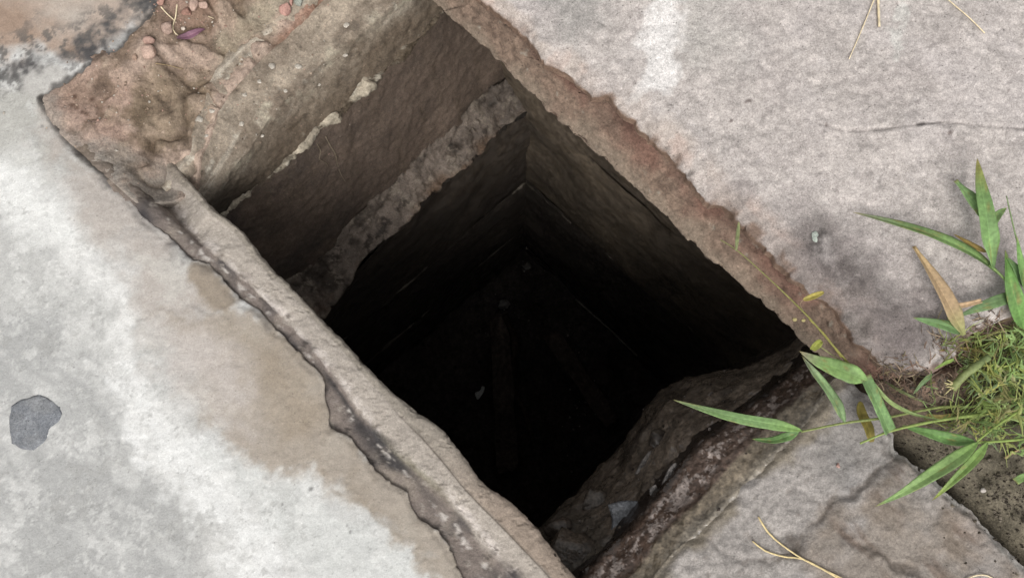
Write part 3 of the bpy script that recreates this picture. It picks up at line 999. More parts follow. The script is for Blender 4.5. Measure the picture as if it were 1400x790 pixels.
se_e, se_t, se_f = at3(SE_EDGE, -0.006), at3(SE_TOP, -0.026), at3(SE_FOOT, -0.080)
inner = at3(SE_EDGE, -0.03) + np.array([0.03, -0.03, 0])
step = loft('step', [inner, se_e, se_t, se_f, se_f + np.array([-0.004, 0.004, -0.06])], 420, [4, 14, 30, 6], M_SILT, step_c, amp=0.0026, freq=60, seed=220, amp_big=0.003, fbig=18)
into_pit(step)
tag(step, 'stained near step of the pit with pale flaking brown face')


def silt_c(V, s, t):
    C = slerp_col(S(132, 119, 106), V, 0.3, 14, 231, S(106, 95, 84))
    mixc(C, S(150, 143, 138), sstep(0.42, 0.52, fbm(V, 50, 4, 232, 0.66)) * 0.8 * (1 - sstep(0.5, 1.0, t)))
    mixc(C, S(54, 47, 41), sstep(0.2, 0.6, fbm(V, 22, 4, 234)) * 0.6)
    mixc(C, S(92, 86, 78), patch(V, [(735, 720), (770, 700), (820, 720), (830, 790), (770, 830)], -0.2, 0.02, 0.02, 20, 233) * 0.8)
    C *= (1 - 0.3 * sstep(1.0, 1.5, t))[:, None]
    return C


sl = at3(SE_LEDGE, [-0.27, -0.27, -0.27, -0.29, -0.32, -0.34, -0.34, -0.34, -0.32, -0.28, -0.24, -0.2])
mid = 0.5 * resample(at3(SE_FOOT, -0.10), 60) + 0.5 * resample(sl, 60) + np.array([0, 0, 0.015])
silt = loft('silt_ledge', [se_f + np.array([0.01, -0.01, -0.012]), mid, sl, sl + np.array([0.012, -0.012, -0.08]), sl + np.array([0.03, -0.02, -0.22])], 300, [36, 36, 12, 8], M_SILT, silt_c,
            amp=0.006, freq=26, seed=230, amp_big=0.008, fbig=9, smooth_across=True)
into_pit(silt)
tag(silt, 'wet brown silt ledge full of rubble below the near step')
sa, sb = at(690, 800, -0.35)[:2] + np.array([-0.1, -0.12]), at(1010, 500, -0.35)[:2] + np.array([0.12, 0.1])
se_n = np.array([0.03, -0.03])
prev = -0.40
for z1, sd in ((-1.0, 240), (-1.55, 245), (Z_F - 0.05, 250)):
    into_pit(loft('wall_course', [wall_line(sa + se_n, sb + se_n, prev + 0.025), wall_line(sa + se_n, sb + se_n, z1)], 120, [40], M_DEEP, deep_c(sd), amp=0.003, freq=14, seed=sd, amp_big=0.008, fbig=5))
    prev = z1
# --- SW wall below the rim
ra, rb = at(300, 330, -0.2)[:2], at(800, 850, -0.2)[:2]
rn = np.array([-0.035, -0.03])
prev = -0.16
for z1, sd in ((-0.75, 260), (-1.4, 265), (Z_F - 0.05, 270)):
    into_pit(loft('wall_course', [wall_line(rb + rn, ra + rn, prev + 0.025), wall_line(rb + rn, ra + rn, z1)], 120, [40], M_DEEP, deep_c(sd), amp=0.003, freq=14, seed=sd, amp_big=0.006, fbig=5))
    prev = z1

# --- floor
flo = np.array([wa - inward * 0.1, wb - inward * 0.1 + nw_dir * 0.1, eb - out_ne[:2] * 0.1 + ne_dir * 0.2, sa + se_n * 3])
flo_poly = np.array([wa - inward * 0.15 - nw_dir * 0.2, wb - inward * 0.15 + nw_dir * 0.25, eb + ne_dir * 0.3 - out_ne[:2] * 0.2, sa + np.array([0.1, -0.4])])


def floor_z(P):
    dw = np.minimum(np.abs((P - wa) @ inward), np.abs((P - ea) @ out_ne[:2]))
    return Z_F + 0.10 * np.exp(-(dw / 0.16) ** 2) * (0.8 + 0.5 * fbm(P, 4, 3, 285)) + 0.05 * fbm(P, 7, 4, 286) + 0.03 * fbm(P, 3.5, 4, 281) + 0.004 * fbm(P, 22, 4, 282)


def floor_c(P, Z):
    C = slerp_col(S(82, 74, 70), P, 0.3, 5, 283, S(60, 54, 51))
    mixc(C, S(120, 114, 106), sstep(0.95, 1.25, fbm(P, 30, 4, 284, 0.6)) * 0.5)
    return C


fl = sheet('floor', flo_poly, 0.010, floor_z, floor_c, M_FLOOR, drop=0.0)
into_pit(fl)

# ------------------------------------------------------------------ thick slab over the right side
ZS, ZSB = 0.040, -0.038
lip_pts = SLAB_LIP + SLAB_CORNER[1:]
slab_poly = at2(lip_pts + [(1900, -700), (300, -700)], ZS)
lip2 = at2(lip_pts, ZS)
CRACK = at2([(1120, 168), (1160, 178), (1200, 177), (1240, 174), (1285, 168), (1320, 170), (1360, 174), (1400, 177), (1500, 180)], ZS)


def slab_z(P):
    z = ZS + 0.005 * fbm(P, 4, 3, 301) + 0.0022 * fbm(P, 22, 4, 302) + 0.0016 * fbm(P, 90, 4, 303, 0.65)
    d = dist_line(P, lip2)
    dn = d + 0.010 * fbm(P, 40, 4, 304)
    z -= 0.008 * (1 - sstep(-0.002, 0.010, dn)) + 0.006 * (1 - sstep(0.0, 0.045, dn + 0.02 * fbm(P, 14, 3, 306)))
    z -= 0.0025 * (1 - sstep(0.0, 0.004, dist_line(P, CRACK) + 0.001 * noise(P, 80, 305)))
    z -= 0.003 * patch(P, [(880, 0), (935, -40), (930, 90), (905, 126), (872, 122)], ZS, 0.003, 0.01, 50, 311) * 0.4
    return z


def slab_c(P, Z):
    C = slerp_col(S(192, 184, 179), P, 0.11, 30, 321)
    C *= (1 + 0.15 * fbm(P, 85, 2, 322, 0.8))[:, None]
    mixc(C, S(214, 206, 202), sstep(0.45, 0.9, fbm(P, 75, 4, 338, 0.7)) * 0.55)
    mixc(C, S(148, 139, 136), sstep(0.5, 0.95, fbm(P, 90, 4, 339, 0.7)) * 0.5)
    mixc(C, S(190, 186, 180), patch(P, [(930, -100), (1000, -60), (1040, 60), (960, 110), (900, 60)], ZS, 0.05, 0.04, 14, 323) * 0.6)
    mixc(C, S(172, 163, 160), np.clip(fbm(P, 9, 4, 324), 0, 1) * 0.6)
    mixc(C, S(206, 198, 195), np.clip(-fbm(P, 12, 4, 325) - 0.1, 0, 1) * 0.6)
    # pale rubbed smear
    mixc(C, S(238, 234, 231), patch(P, [(884, -60), (926, -60), (936, 20), (932, 80), (912, 120), (874, 124), (874, 108), (884, 60)], ZS, 0.014, 0.020, 40, 311) * 0.85)
    mixc(C, S(208, 206, 200), patch(P, [(1222, 8), (1246, 10), (1238, 40), (1232, 62), (1226, 84), (1222, 60)], ZS, 0.006, 0.012, 60, 326) * 0.7)
    mixc(C, S(150, 148, 144), patch(P, [(760, 0), (830, -20), (840, 30), (790, 60), (750, 40)], ZS, 0.03, 0.03, 25, 327) * 0.6)
    # mould
    mixc(C, S(54, 48, 46), patch(P, [(1070, 325), (1125, 308), (1180, 355), (1230, 400), (1262, 462), (1235, 500), (1185, 474), (1146, 432), (1094, 385)], ZS, 0.042, 0.014, 25, 328) * np.clip(0.95 + 0.5 * fbm(P, 50, 4, 329, 0.65), 0, 1))
    mixc(C, S(138, 129, 126), patch(P, [(960, 240), (1080, 300), (1200, 380), (1260, 470), (1200, 490), (1080, 385), (1000, 290)], ZS, 0.04, 0.04, 20, 330) * 0.85)
    mixc(C, S(128, 118, 116), patch(P, [(1230, 420), (1300, 400), (1300, 480), (1230, 510)], ZS, 0.03, 0.03, 25, 331) * 0.4)
    # pinkish pale arris
    d = dist_line(P, lip2) + 0.012 * fbm(P, 30, 4, 332)
    wid = 0.035 + 0.03 * fbm(P, 7, 3, 335)
    ar = (1 - sstep(0.3, 1.0, d / np.maximum(wid, 0.006))) * np.clip(0.65 + 0.6 * fbm(P, 16, 4, 347), 0, 1) * (1 - sstep(at(1010, 300, ZS)[0], at(1120, 380, ZS)[0], P[:, 0]) * 0.75)
    mixc(C, S(190, 177, 167), ar * 0.7)
    mixc(C, S(204, 180, 168), ar * sstep(0.3, 0.9, fbm(P, 28, 4, 333)) * 0.6)
    mixc(C, S(124, 102, 88), (1 - sstep(0.0, 0.010, d + 0.004 * fbm(P, 80, 3, 348))) * np.clip(0.35 + fbm(P, 34, 3, 334), 0, 1) * 0.85)
    mixc(C, S(74, 68, 66), (1 - sstep(0.0, 0.0028, dist_line(P, CRACK) + 0.0012 * noise(P, 80, 305))) * np.clip(0.75 + 0.6 * noise(P, 30, 336), 0, 1) * sstep(at(1140, 178, ZS)[0], at(1230, 178, ZS)[0], P[:, 0]))
    for px, py, r in ((1025, 138, 5), (1020, 140, 3), (1205, 70, 2), (1298, 182, 5), (1306, 110, 3), (1378, 125, 3), (1301, 245, 5), (1130, 170, 3), (1000, 165, 2)):
        dd = np.linalg.norm(P - at(px, py, ZS)[:2], axis=1) + 0.002 * noise(P, 220, 337)
        mixc(C, S(108, 96, 92), (1 - sstep(0.0, r * 0.0011, dd)) * 0.85)
    return C


slab = empty('concrete_slab', tuple(at(1150, 150, ZSB)))
tag(slab, 'thick pinkish grey concrete slab with brown broken edge overhanging the pit on the right', 'slab', kind='thing')


def child(o, par):
    o.parent = par
    o.location = -Vector(par.location)
    return o


top = child(sheet('top', slab_poly, 0.0023, slab_z, slab_c, M_SLAB, drop=0.02, face_col=S(140, 116, 100)), slab)


def face_c(V, s, t):
    C = slerp_col(S(158, 131, 110), V, 0.22, 30, 341)
    C *= (1 + 0.35 * fbm(V, 120, 3, 352, 0.75))[:, None]
    mixc(C, S(150, 104, 86), sstep(0.0, 0.8, fbm(V, 13, 4, 342) + 0.35 * (1 - np.abs(t - 1.6))) * 0.75)
    mixc(C, S(124, 98, 82), sstep(0.2, 0.9, fbm(V, 28, 4, 343)) * 0.6)
    mixc(C, S(168, 150, 128), sstep(2.35, 2.9, t + 0.3 * fbm(V, 22, 3, 344)) * (1 - sstep(3.0, 3.1, t)) * 0.6)
    mixc(C, S(190, 180, 160), sstep(0.85, 1.2, fbm(V, 80, 3, 345)) * 0.7)
    mixc(C, S(166, 140, 122), (1 - sstep(0.2, 0.8, t + 0.5 * fbm(V, 22, 3, 346))) * 0.6)
    mixc(C, S(112, 78, 64), np.exp(-((t - 1.3) / 0.5) ** 2) * np.clip(0.45 + fbm(V, 16, 4, 349), 0, 1) * 0.75)
    mixc(C, S(138, 118, 102), sstep(0.6, 0.9, s) * 0.5)
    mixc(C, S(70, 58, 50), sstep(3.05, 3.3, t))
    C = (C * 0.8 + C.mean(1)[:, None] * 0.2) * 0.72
    return C


lip3 = at3(lip_pts, ZS - 0.021)
bot3 = at3(ragged(SLAB_BOT, 2.0, 6, 9) + SLAB_BOT2[1:], ZSB)
# key both lines at the slab corner so that they stay opposite each other
def keyed(A, B, ka, kb, n1, n2):
    return (np.concatenate([resample(A[:ka + 1], n1), resample(A[ka:], n2)[1:]]), np.concatenate([resample(B[:kb + 1], n1), resample(B[kb:], n2)[1:]]))


lipk, botk = keyed(lip3, bot3, len(SLAB_LIP) - 1, len(bot3) - len(SLAB_BOT2), 560, 80)
smo = np.pad(lipk, ((40, 40), (0, 0)), mode='edge')
smo = np.column_stack([np.convolve(smo[:, c], np.ones(61) / 61, mode='valid') for c in range(3)])[10:10 + len(lipk)]
sh = np.gradient(smo, axis=0)
side = np.column_stack([sh[:, 1], -sh[:, 0], np.zeros(len(sh))])
side = np.where(np.linalg.norm(side, axis=1)[:, None] < 1e-7, side[300], side)
side /= np.linalg.norm(side, axis=1)[:, None] + 1e-9
if side[300, :2] @ (at(700, 450)[:2] - at(900, 250)[:2]) < 0:
    side = -side
hollow = 0.6 * lipk + 0.4 * botk - side * (0.003 + 0.005 * fbm(lipk, 9, 3, 350))[:, None]
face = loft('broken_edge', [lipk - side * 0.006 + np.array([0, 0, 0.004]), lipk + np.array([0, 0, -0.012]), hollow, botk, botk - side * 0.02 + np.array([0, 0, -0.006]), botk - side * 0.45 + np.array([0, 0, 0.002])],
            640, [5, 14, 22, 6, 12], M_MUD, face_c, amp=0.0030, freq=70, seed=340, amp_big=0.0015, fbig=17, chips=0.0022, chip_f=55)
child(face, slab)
tag(face, 'earth stained brown broken side face of the slab')

# ------------------------------------------------------------------ low cracked slab at the lower right
SE_R = [(1165, 520), (1192, 540), (1215, 562), (1226, 593), (1233, 618), (1246, 627), (1264, 641), (1287, 661), (1322, 689), (1347, 717), (1368, 740), (1390, 760), (1440, 810), (1620, 1000)]
SE_R = ragged(SE_R, 5, 3.5, 24)
se_poly = at2(SE_EDGE + SE_R + [(1620, 1500), (700, 1500)], 0.0)
se_bound = at2(SE_EDGE + SE_R, 0.0)
CR1 = at2(ragged([(1232, 622), (1210, 636), (1190, 650), (1166, 670), (1135, 694), (1111, 715), (1094, 739), (1088, 752)], 7, 4, 21))
CR2 = at2(ragged([(1150, 722), (1162, 732), (1190, 756), (1224, 773), (1255, 790), (1290, 815)], 8, 4, 22))
CR3 = at2(ragged([(970, 730), (974, 739), (998, 759), (1019, 768), (1056, 766), (1085, 755)], 6, 4, 23))
RAISED = at2([(1240, 620), (1190, 650), (1111, 715), (1090, 752), (1110, 850), (1200, 1000), (1620, 1300), (1620, 1000), (1400, 770), (1300, 670)])


def se_z(P):
    z = 0.004 * fbm(P, 6, 3, 351) + 0.0022 * fbm(P, 28, 4, 352) + 0.0016 * fbm(P, 90, 4, 353, 0.65)
    rz = 1 - sstep(-0.012, 0.002, sdf(P, RAISED))
    fl_ = 2.0 * fbm(np.column_stack([(P @ np.array([0.78, -0.62])) * 0.6, P @ np.array([0.62, 0.78])]), 15, 4, 354) + 0.25 * fbm(P, 70, 3, 355)
    flakes = np.floor(fl_) + sstep(0.55, 1.0, fl_ - np.floor(fl_))
    z += rz * (0.004 + 0.0010 * np.clip(flakes, -2, 2) + 0.0022 * fbm(P, 26, 5, 356))
    z -= 0.003 * (1 - sstep(0.0, 0.005, dist_line(P, CR1) + 0.003 * noise(P, 60, 357)))
    z -= 0.004 * (1 - sstep(0.0, 0.008, dist_line(P, CR2) + 0.005 * noise(P, 50, 358)))
    z -= 0.003 * (1 - sstep(0.0, 0.007, dist_line(P, CR3) + 0.003 * noise(P, 60, 359)))
    d = dist_line(P, se_bound) + 0.005 * fbm(P, 45, 3, 360)
    z -= 0.009 * (1 - sstep(0.0, 0.014, d))
    return z


def se_c(P, Z):
    C = slerp_col(S(164, 158, 153), P, 0.13, 24, 361)
    C *= (1 + 0.2 * fbm(P, 130, 3, 371, 0.75))[:, None]
    mixc(C, S(116, 106, 98), sstep(0.5, 1.0, fbm(P, 70, 4, 372, 0.7)) * 0.5)
    rz = 1 - sstep(-0.02, 0.01, sdf(P, RAISED) + 0.01 * fbm(P, 30, 3, 362))
    mixc(C, S(148, 138, 128), rz * 0.85)
    mixc(C, S(166, 144, 127), rz * np.clip(fbm(P, 9, 4, 363), 0, 1) * 0.4)
    mixc(C, S(132, 120, 108), rz * np.clip(fbm(P, 26, 4, 364) * 1.2, 0, 1) * 0.7)
    mixc(C, S(172, 170, 170), np.clip(fbm(P, 17, 4, 365) - 0.15, 0, 1) * 0.5)
    mixc(C, S(132, 128, 124), patch(P, [(1120, 520), (1230, 550), (1240, 620), (1160, 660), (1100, 620)], 0, 0.03, 0.03, 20, 366) * 0.6)
    d = dist_line(P, at2(SE_EDGE)) + 0.02 * fbm(P, 22, 4, 367)
    mixc(C, S(134, 124, 108), (1 - sstep(0.0, 0.025, d)) * 0.85)
    for L_, w, seed, k in ((CR1, 0.005, 357, 0.55), (CR2, 0.007, 358, 0.55), (CR3, 0.004, 359, 0.45)):
        mixc(C, S(88, 78, 70), (1 - sstep(0.0, w, dist_line(P, L_) + 0.004 * noise(P, 55, seed))) * k)
    mixc(C, S(80, 70, 62), patch(P, [(1075, 730), (1100, 728), (1100, 760), (1078, 762)], 0, 0.01, 0.012, 40, 368) * 0.7)
    mixc(C, S(196, 192, 186), (1 - sstep(0.0, 0.009, dist_line(P, at2([p for p in SE_R if p[1] > 562])) + 0.006 * fbm(P, 60, 3, 369))) * 0.75)
    mixc(C, S(112, 94, 82), rz * sstep(0.35, 0.9, fbm(np.column_stack([(P @ np.array([0.7, -0.7])) * 12, (P @ np.array([0.7, 0.7])) * 40]), 1.0, 4, 370)) * 0.6)
    return C


slab2 = sheet('concrete_slab', se_poly, 0.0023, se_z, se_c, M_STONE, drop=0.07, face_col=S(120, 110, 98))
tag(slab2, 'low grey slab with cracked flaking surface beside the near step, lower right', 'slab', kind='thing')

# ------------------------------------------------------------------ small things: builders
rnd = random.Random(7)
bpy.context.view_layer.update()
DG = bpy.context.evaluated_depsgraph_get()


def hit(px, py):
    """point and normal of the built surface on a photo sight line"""
    d = ray(px, py)
    ok, p, n, i, o, m = sc.ray_cast(DG, Vector(CAM), Vector(d))
    return (np.array(p), np.array(n)) if ok else (at(px, py, 0), np.array([0, 0, 1.0]))


def set_base(o, base):
    """move a mesh object's origin to the thing's base"""
    me = o.data
    n = len(me.vertices)
    a = np.empty(n * 3, np.float32)
    me.vertices.foreach_get('co', a)
    a = a.reshape(-1, 3) - np.asarray(base, np.float32)
    me.vertices.foreach_set('co', a.ravel())
    me.update()
    o.location = tuple(base)
    return o


def tube(name, pts, r0, r1, mat, col, n=14, k=7, col2=None, seed=1, wob=0.12):
    L = resample(np.asarray(pts, float), n)
    T = np.gradient(L, axis=0)
    T /= np.linalg.norm(T, axis=1)[:, None] + 1e-9
    ref = np.array([0.13, 0.21, 0.97])
    U = np.cross(T, ref); U /= np.linalg.norm(U, axis=1)[:, None] + 1e-9
    W = np.cross(T, U)
    s = np.linspace(0, 1, n)
    r = (r0 * (1 - s) + r1 * s) * (1 + wob * noise(np.column_stack([s * 9, s * 0 + seed]), 1.0, seed))
    ang = np.arange(k) * 2 * math.pi / k
    V = L[:, None] + r[:, None, None] * (np.cos(ang)[None, :, None] * U[:, None] + np.sin(ang)[None, :, None] * W[:, None])
    V = V.reshape(-1, 3)
    idx = np.arange(n * k).reshape(n, k)
    q = np.stack([idx[:-1], np.roll(idx, -1, 1)[:-1], np.roll(idx, -1, 1)[1:], idx[1:]], -1).reshape(-1, 4)
    V = np.concatenate([V, L[:1], L[-1:]])
    c0, c1 = n * k, n * k + 1
    tris = [(c0, (j + 1) % k, j) for j in range(k)] + [(c1, idx[-1, j], idx[-1, (j + 1) % k]) for j in range(k)]
    ss = np.r_[np.repeat(s, k), 0, 1]
    C = np.asarray(col)[None] * (1 - ss[:, None]) + np.asarray(col if col2 is None else col2)[None] * ss[:, None]
    C = C * (1 + 0.12 * noise(V, 300, seed))[:, None]
    return link(name, mesh_np(name, V, q, C, tris), mat)


def blade(name, pts, w, mat, col, tip=None, base=None, n=18, fold=0.35, roll=0.0, wprof='leaf', seed=1, blunt=0.0, rib=1.25):
    """a grass leaf: folded strip with a midrib, thin but closed"""
    L = resample(np.asarray(pts, float), n)
    T = np.gradient(L, axis=0)
    T /= np.linalg.norm(T, axis=1)[:, None] + 1e-9
    up = np.array([0, 0, 1.0])
    A = np.cross(T, up); A /= np.linalg.norm(A, axis=1)[:, None] + 1e-9
    Nn = np.cross(A, T)
    s = np.linspace(0, 1, n)
    rl = roll + 0.45 * noise(np.column_stack([s * 2.2, s * 0 + seed * 0.7]), 1.0, seed)
    A2 = A * np.cos(rl)[:, None] + Nn * np.sin(rl)[:, None]
    N2 = -A * np.sin(rl)[:, None] + Nn * np.cos(rl)[:, None]
    if wprof == 'leaf':
        pr = np.minimum(1, (s / 0.18) ** 0.6 * 0.6 + 0.4 * sstep(0, 0.3, s)) * np.clip(1 - np.clip((s - 0.35) / 0.65, 0, 1) ** 1.6, 0.0, 1)
    elif wprof == 'broad':
        pr = np.sin(np.clip(s * 0.96 + 0.04, 0, 1) * math.pi) ** 0.6
    else:
        pr = np.ones(n) * (1 - 0.25 * s)
    pr = np.maximum(pr, blunt)
    pr = pr * (1 + 0.025 * noise(np.column_stack([s * 14, s * 0 + seed]), 1.0, seed + 3))
    cols = np.array([-1, -0.72, -0.4, -0.1, 0, 0.1, 0.4, 0.72, 1.0])
    k = len(cols)
    half = 0.5 * w * pr
    top = L[:, None] + half[:, None, None] * (cols[None, :, None] * A2[:, None] * math.cos(fold) + np.abs(cols)[None, :, None] * N2[:, None] * math.sin(fold))
    ripple = 0.05 * w * noise(np.column_stack([np.repeat(s * 7, k), np.tile(cols * 1.5, n) + seed]), 1.0, seed + 9).reshape(n, k)
    top = top + N2[:, None] * (ripple * np.abs(cols)[None])[:, :, None]
    bot = top - N2[:, None] * 0.00035
    V = np.concatenate([top.reshape(-1, 3), bot.reshape(-1, 3)])
    idx = np.arange(n * k).reshape(n, k)
    q1 = np.stack([idx[:-1, :-1], idx[1:, :-1], idx[1:, 1:], idx[:-1, 1:]], -1).reshape(-1, 4)
    o = n * k
    ring = np.concatenate([idx[0, :], idx[1:, -1], idx[-1, -2::-1], idx[-2:0:-1, 0]])
    r2 = np.roll(ring, -1)
    qs = np.stack([ring, r2, r2 + o, ring + o], 1)
    q = np.concatenate([q1, q1[:, ::-1] + o, qs])
    ss = np.repeat(s, k)
    C = np.tile(np.asarray(col, float), (n * k, 1))
    if tip is not None:
        mixc(C, np.asarray(tip), sstep(0.6, 1.0, ss))
    if base is not None:
        mixc(C, np.asarray(base), 1 - sstep(0.0, 0.35, ss))
    cc = np.tile(cols, n)
    C *= np.where(np.abs(cc) < 0.05, rib, 1.0)[:, None]
    C *= (1 + 0.10 * np.sign(np.sin(cc * 19 + seed)) * (np.abs(cc) > 0.15))[:, None]
    C *= (1 + 0.22 * fbm(np.column_stack([ss * 6, cc * 1.2 + seed]), 1.0, 3, seed))[:, None]
    if mat is M_LEAF:
        sp = sstep(0.55, 0.8, fbm(np.column_stack([ss * 16, cc * 2.0 + seed * 3.1]), 1.0, 4, seed + 21, 0.65))
        mixc(C, S(168, 156, 96), sp * 0.7)
        mixc(C, S(176, 164, 112), sstep(0.88, 1.0, ss) * 0.8)
        mixc(C, C * 1.35, sstep(0.2, 0.9, fbm(np.column_stack([ss * 3, cc * 0.8 + seed]), 1.0, 3, seed + 31)))
    C = np.concatenate([C, C * 1.08])
    return link(name, mesh_np(name, V, q, C), mat)


ICO = None


def ico():
    global ICO
    if ICO is None:
        import bmesh
        bm = bmesh.new()
        bmesh.ops.create_icosphere(bm, subdivisions=3, radius=1.0)
        V = np.array([v.co[:] for v in bm.verts])
        F = np.array([[v.index for v in f.verts] for f in bm.faces])
        bm.free()
        ICO = (V, F)
    return ICO


def rock(name, px, py, size, col, label=None, cat='stone', group=None, squash=(1, 0.85, 0.7), seed=1, rot=0.0, cuts=6, rough=0.1, sink=0.25, mat=None, smooth=False, p=None):
    V, F = ico()
    V = V.copy()
    r = np.random.RandomState(seed)
    for _ in range(cuts):                       # flat broken faces
        n = r.normal(size=3); n /= np.linalg.norm(n)
        d = r.uniform(0.45, 0.85)
        h = V @ n
        V -= np.outer(np.clip(h - d, 0, None), n)
    V *= (1 + rough * fbm(V + seed, 1.8, 4, seed))[:, None]
    V *= np.array(squash)
    c, s_ = math.cos(rot), math.sin(rot)
    V = V @ np.array([[c, s_, 0], [-s_, c, 0], [0, 0, 1]])
    if p is None:
        p, nn = hit(px, py)
    else:
        p = np.asarray(p, float)
    V *= size
    low = V[:, 2].min()
    V[:, 2] -= low + (-low) * 2 * sink * 0.5
    C = np.asarray(col)[None] * (1 + 0.18 * fbm(V / size, 1.6, 4, seed + 5))[:, None]
    me = mesh_np(name, V, np.zeros((0, 4), int), C, F, smooth=True)
    o = link(name, me, mat or M_ROCK)
    o.location = tuple(p)
    if label:
        tag(o, label, cat, group)
    return o


def shard(name, pts, z, th, col, label=None, cat='shard', mat=None, tilt=(0, 0), seed=1):
    """a thin broken chip with its own outline and thickness"""
    if z is None:
        z = hit(np.mean([p[0] for p in pts]), np.mean([p[1] for p in pts]))[0][2] + th * 0.55
    P = at2(pts, z)
    c = P.mean(0)
    Q = resample(np.vstack([P, P[:1]]), 25)[:-1]
    n = len(Q)
    zt = lambda X: z + (X - c) @ np.array(tilt)
    rings = [Q, c + (Q - c) * 0.86, c + (Q - c) * 0.5]
    V = [np.column_stack([Q, zt(Q) - th])]
    hgt = (th * 0.25, 0.0, 0.0)
    for R_, h in zip(rings, hgt):
        V.append(np.column_stack([R_, zt(R_) - h + 0.12 * th * noise(R_, 250, seed)]))
    V = np.concatenate(V + [np.r_[c, z][None]])
    q, tr = [], []
    for k in range(3):
        for i in range(n):
            j = (i + 1) % n
            q.append((k * n + i, k * n + j, (k + 1) * n + j, (k + 1) * n + i))
    for i in range(n):
        tr.append((3 * n + i, 3 * n + (i + 1) % n, 4 * n))
    C = np.asarray(col)[None] * (1 + 0.2 * fbm(V, 90, 4, seed))[:, None]
    o = link(name, mesh_np(name, V, q, C, tr), mat or M_ROCK)
    set_base(o, (c[0], c[1], z - th))
    if label:
        tag(o, label, cat)
    return o


def lay(px_list, h=0.002):
    """points just above the built surface along a traced line"""
    out = []
    for p in px_list:
        q, _ = hit(p[0], p[1])
        out.append(q + np.array([0, 0, h if len(p) < 3 else p[2]]))
    return np.array(out)


def air(px_list):
    return np.array([at(p[0], p[1], p[2]) for p in px_list])


def plant(name, base, label, cat, group=None):
    o = empty(name, tuple(base))
    return tag(o, label, cat, group)


def on(o, par):
    """make a freshly built world-space mesh a part"""
    o.parent = par
    o.location = Vector(o.location) - par.matrix_world.translation if par.parent else Vector(o.location) - par.location
    return o


# ------------------------------------------------------------------ crumbs and pebbles
PINK, PALE, GREYC = S(196, 152, 138), S(214, 182, 166), S(170, 168, 164)
rock('pebble', 205, 74, 0.0125, S(212, 176, 158), 'round pale pink pebble, lower of the touching pair in the mud', 'pebble', seed=3, cuts=2, rough=0.06, squash=(1, 0.95, 0.75))
rock('pebble', 205, 57, 0.0090, S(190, 146, 132), 'smaller dusky pink pebble touching the round pale one', 'pebble', seed=4, cuts=2, rough=0.08, squash=(1.05, 0.75, 0.7))
rock('pebble', 185, 80, 0.0055, S(178, 152, 134), 'tiny oblong tan pebble left of the pink pair', 'pebble', seed=5, squash=(0.7, 1.1, 0.6), cuts=3)
rock('brick_crumb', 391, 16, 0.0115, S(206, 144, 132), 'angular pink brick crumb at the top of the far wall', 'brick crumb', seed=6, squash=(0.85, 1.1, 0.7))
rock('brick_crumb', 399, 4, 0.0065, S(198, 138, 126), 'narrow pink brick sliver just above the angular pink crumb', 'brick crumb', seed=7, squash=(0.6, 1.2, 0.6))
rock('stone_chip', 410, 4, 0.0085, S(158, 160, 150), 'greyish green stone chip right of the angular pink crumb', 'stone chip', seed=8)
rock('brick_crumb', 266, 8, 0.0095, S(204, 168, 152), 'pale angular brick crumb at the top picture edge, left of two', 'brick crumb', seed=9, squash=(0.75, 1.1, 0.7))
rock('brick_crumb', 279, 8, 0.0080, S(200, 164, 148), 'pale lumpy brick crumb at the top picture edge, right of two', 'brick crumb', seed=10)
rock('brick_crumb', 222, 3, 0.0095, S(184, 128, 112), 'reddish brick crumb at the top edge beside the black mould', 'brick crumb', seed=11)
rock('mud_clod', 232, 41, 0.0110, S(178, 148, 134), 'cracked pinkish mud clod beside the bent straw', 'clod', seed=12, rough=0.25, cuts=4)
rock('pebble', 251, 40, 0.0035, S(224, 210, 196), 'tiny white pebble above the purple scrap', 'pebble', seed=13, cuts=2)
rock('mud_clod', 256, 18, 0.0080, S(164, 128, 114), 'small reddish mud clod between the straws and the brick crumbs', 'clod', seed=14, rough=0.2)
rock('brick_crumb', 1145, 636, 0.0045, S(214, 160, 150), 'tiny pink brick crumb lying on the low cracked slab', 'brick crumb', seed=15, squash=(0.6, 1.1, 0.6))
rock('pebble', 1343, 670, 0.0045, S(206, 198, 190), 'small white pebble on the dark soil at right', 'pebble', seed=16)
rock('pebble', 1320, 642, 0.0030, S(210, 204, 196), 'tiny pale pebble on the soil below the paired grass leaves', 'pebble', seed=17)
# lime nodules bedded in the top course
for i, (px, py, r) in enumerate(((408, 91, 6), (371, 91, 6.5), (335, 130, 4.5), (272, 164, 7), (290, 152, 5), (472, 76, 5), (474, 35, 6), (358, 186, 4), (330, 170, 5), (355, 112, 4), (436, 116, 3.5), (282, 186, 4), (390, 125, 4))):
    o = rock('nodule', px, py, r * 0.001, S(196, 188, 176), seed=30 + i, squash=(1, 0.8, 0.45), sink=0.5, mat=M_WALL)
    o.parent = pit; o.location = Vector(o.location) - pit.location
shard('paint_flake', [(1110, 318), (1116, 316), (1120, 324), (1117, 331), (1111, 328)], None, 0.0010, S(178, 186, 176), 'pale green paint flake lying on the thick slab', 'flake', seed=2)
o = blade('purple_scrap', lay([(243, 54), (256, 52), (268, 47), (282, 42)], 0.004), 0.013, M_PETAL, S(158, 116, 134), base=S(110, 84, 92), n=14, fold=0.5, seed=5, wprof='broad')
tag(o, 'crumpled purple plastic scrap lying on the mud by the straws', 'scrap')

# ------------------------------------------------------------------ straws and roots
STRAW = S(236, 220, 186, 0.9)


def straw(pts, r0, r1, label, name='straw', col=STRAW, h=0.003, n=14, group=None, cat='straw', seed=1):
    L = lay(pts, h)
    o = tube(name, L, r0, r1, M_DRY, col, n=n, k=6, seed=seed)
    set_base(o, L[0])
    return tag(o, label, cat, group)


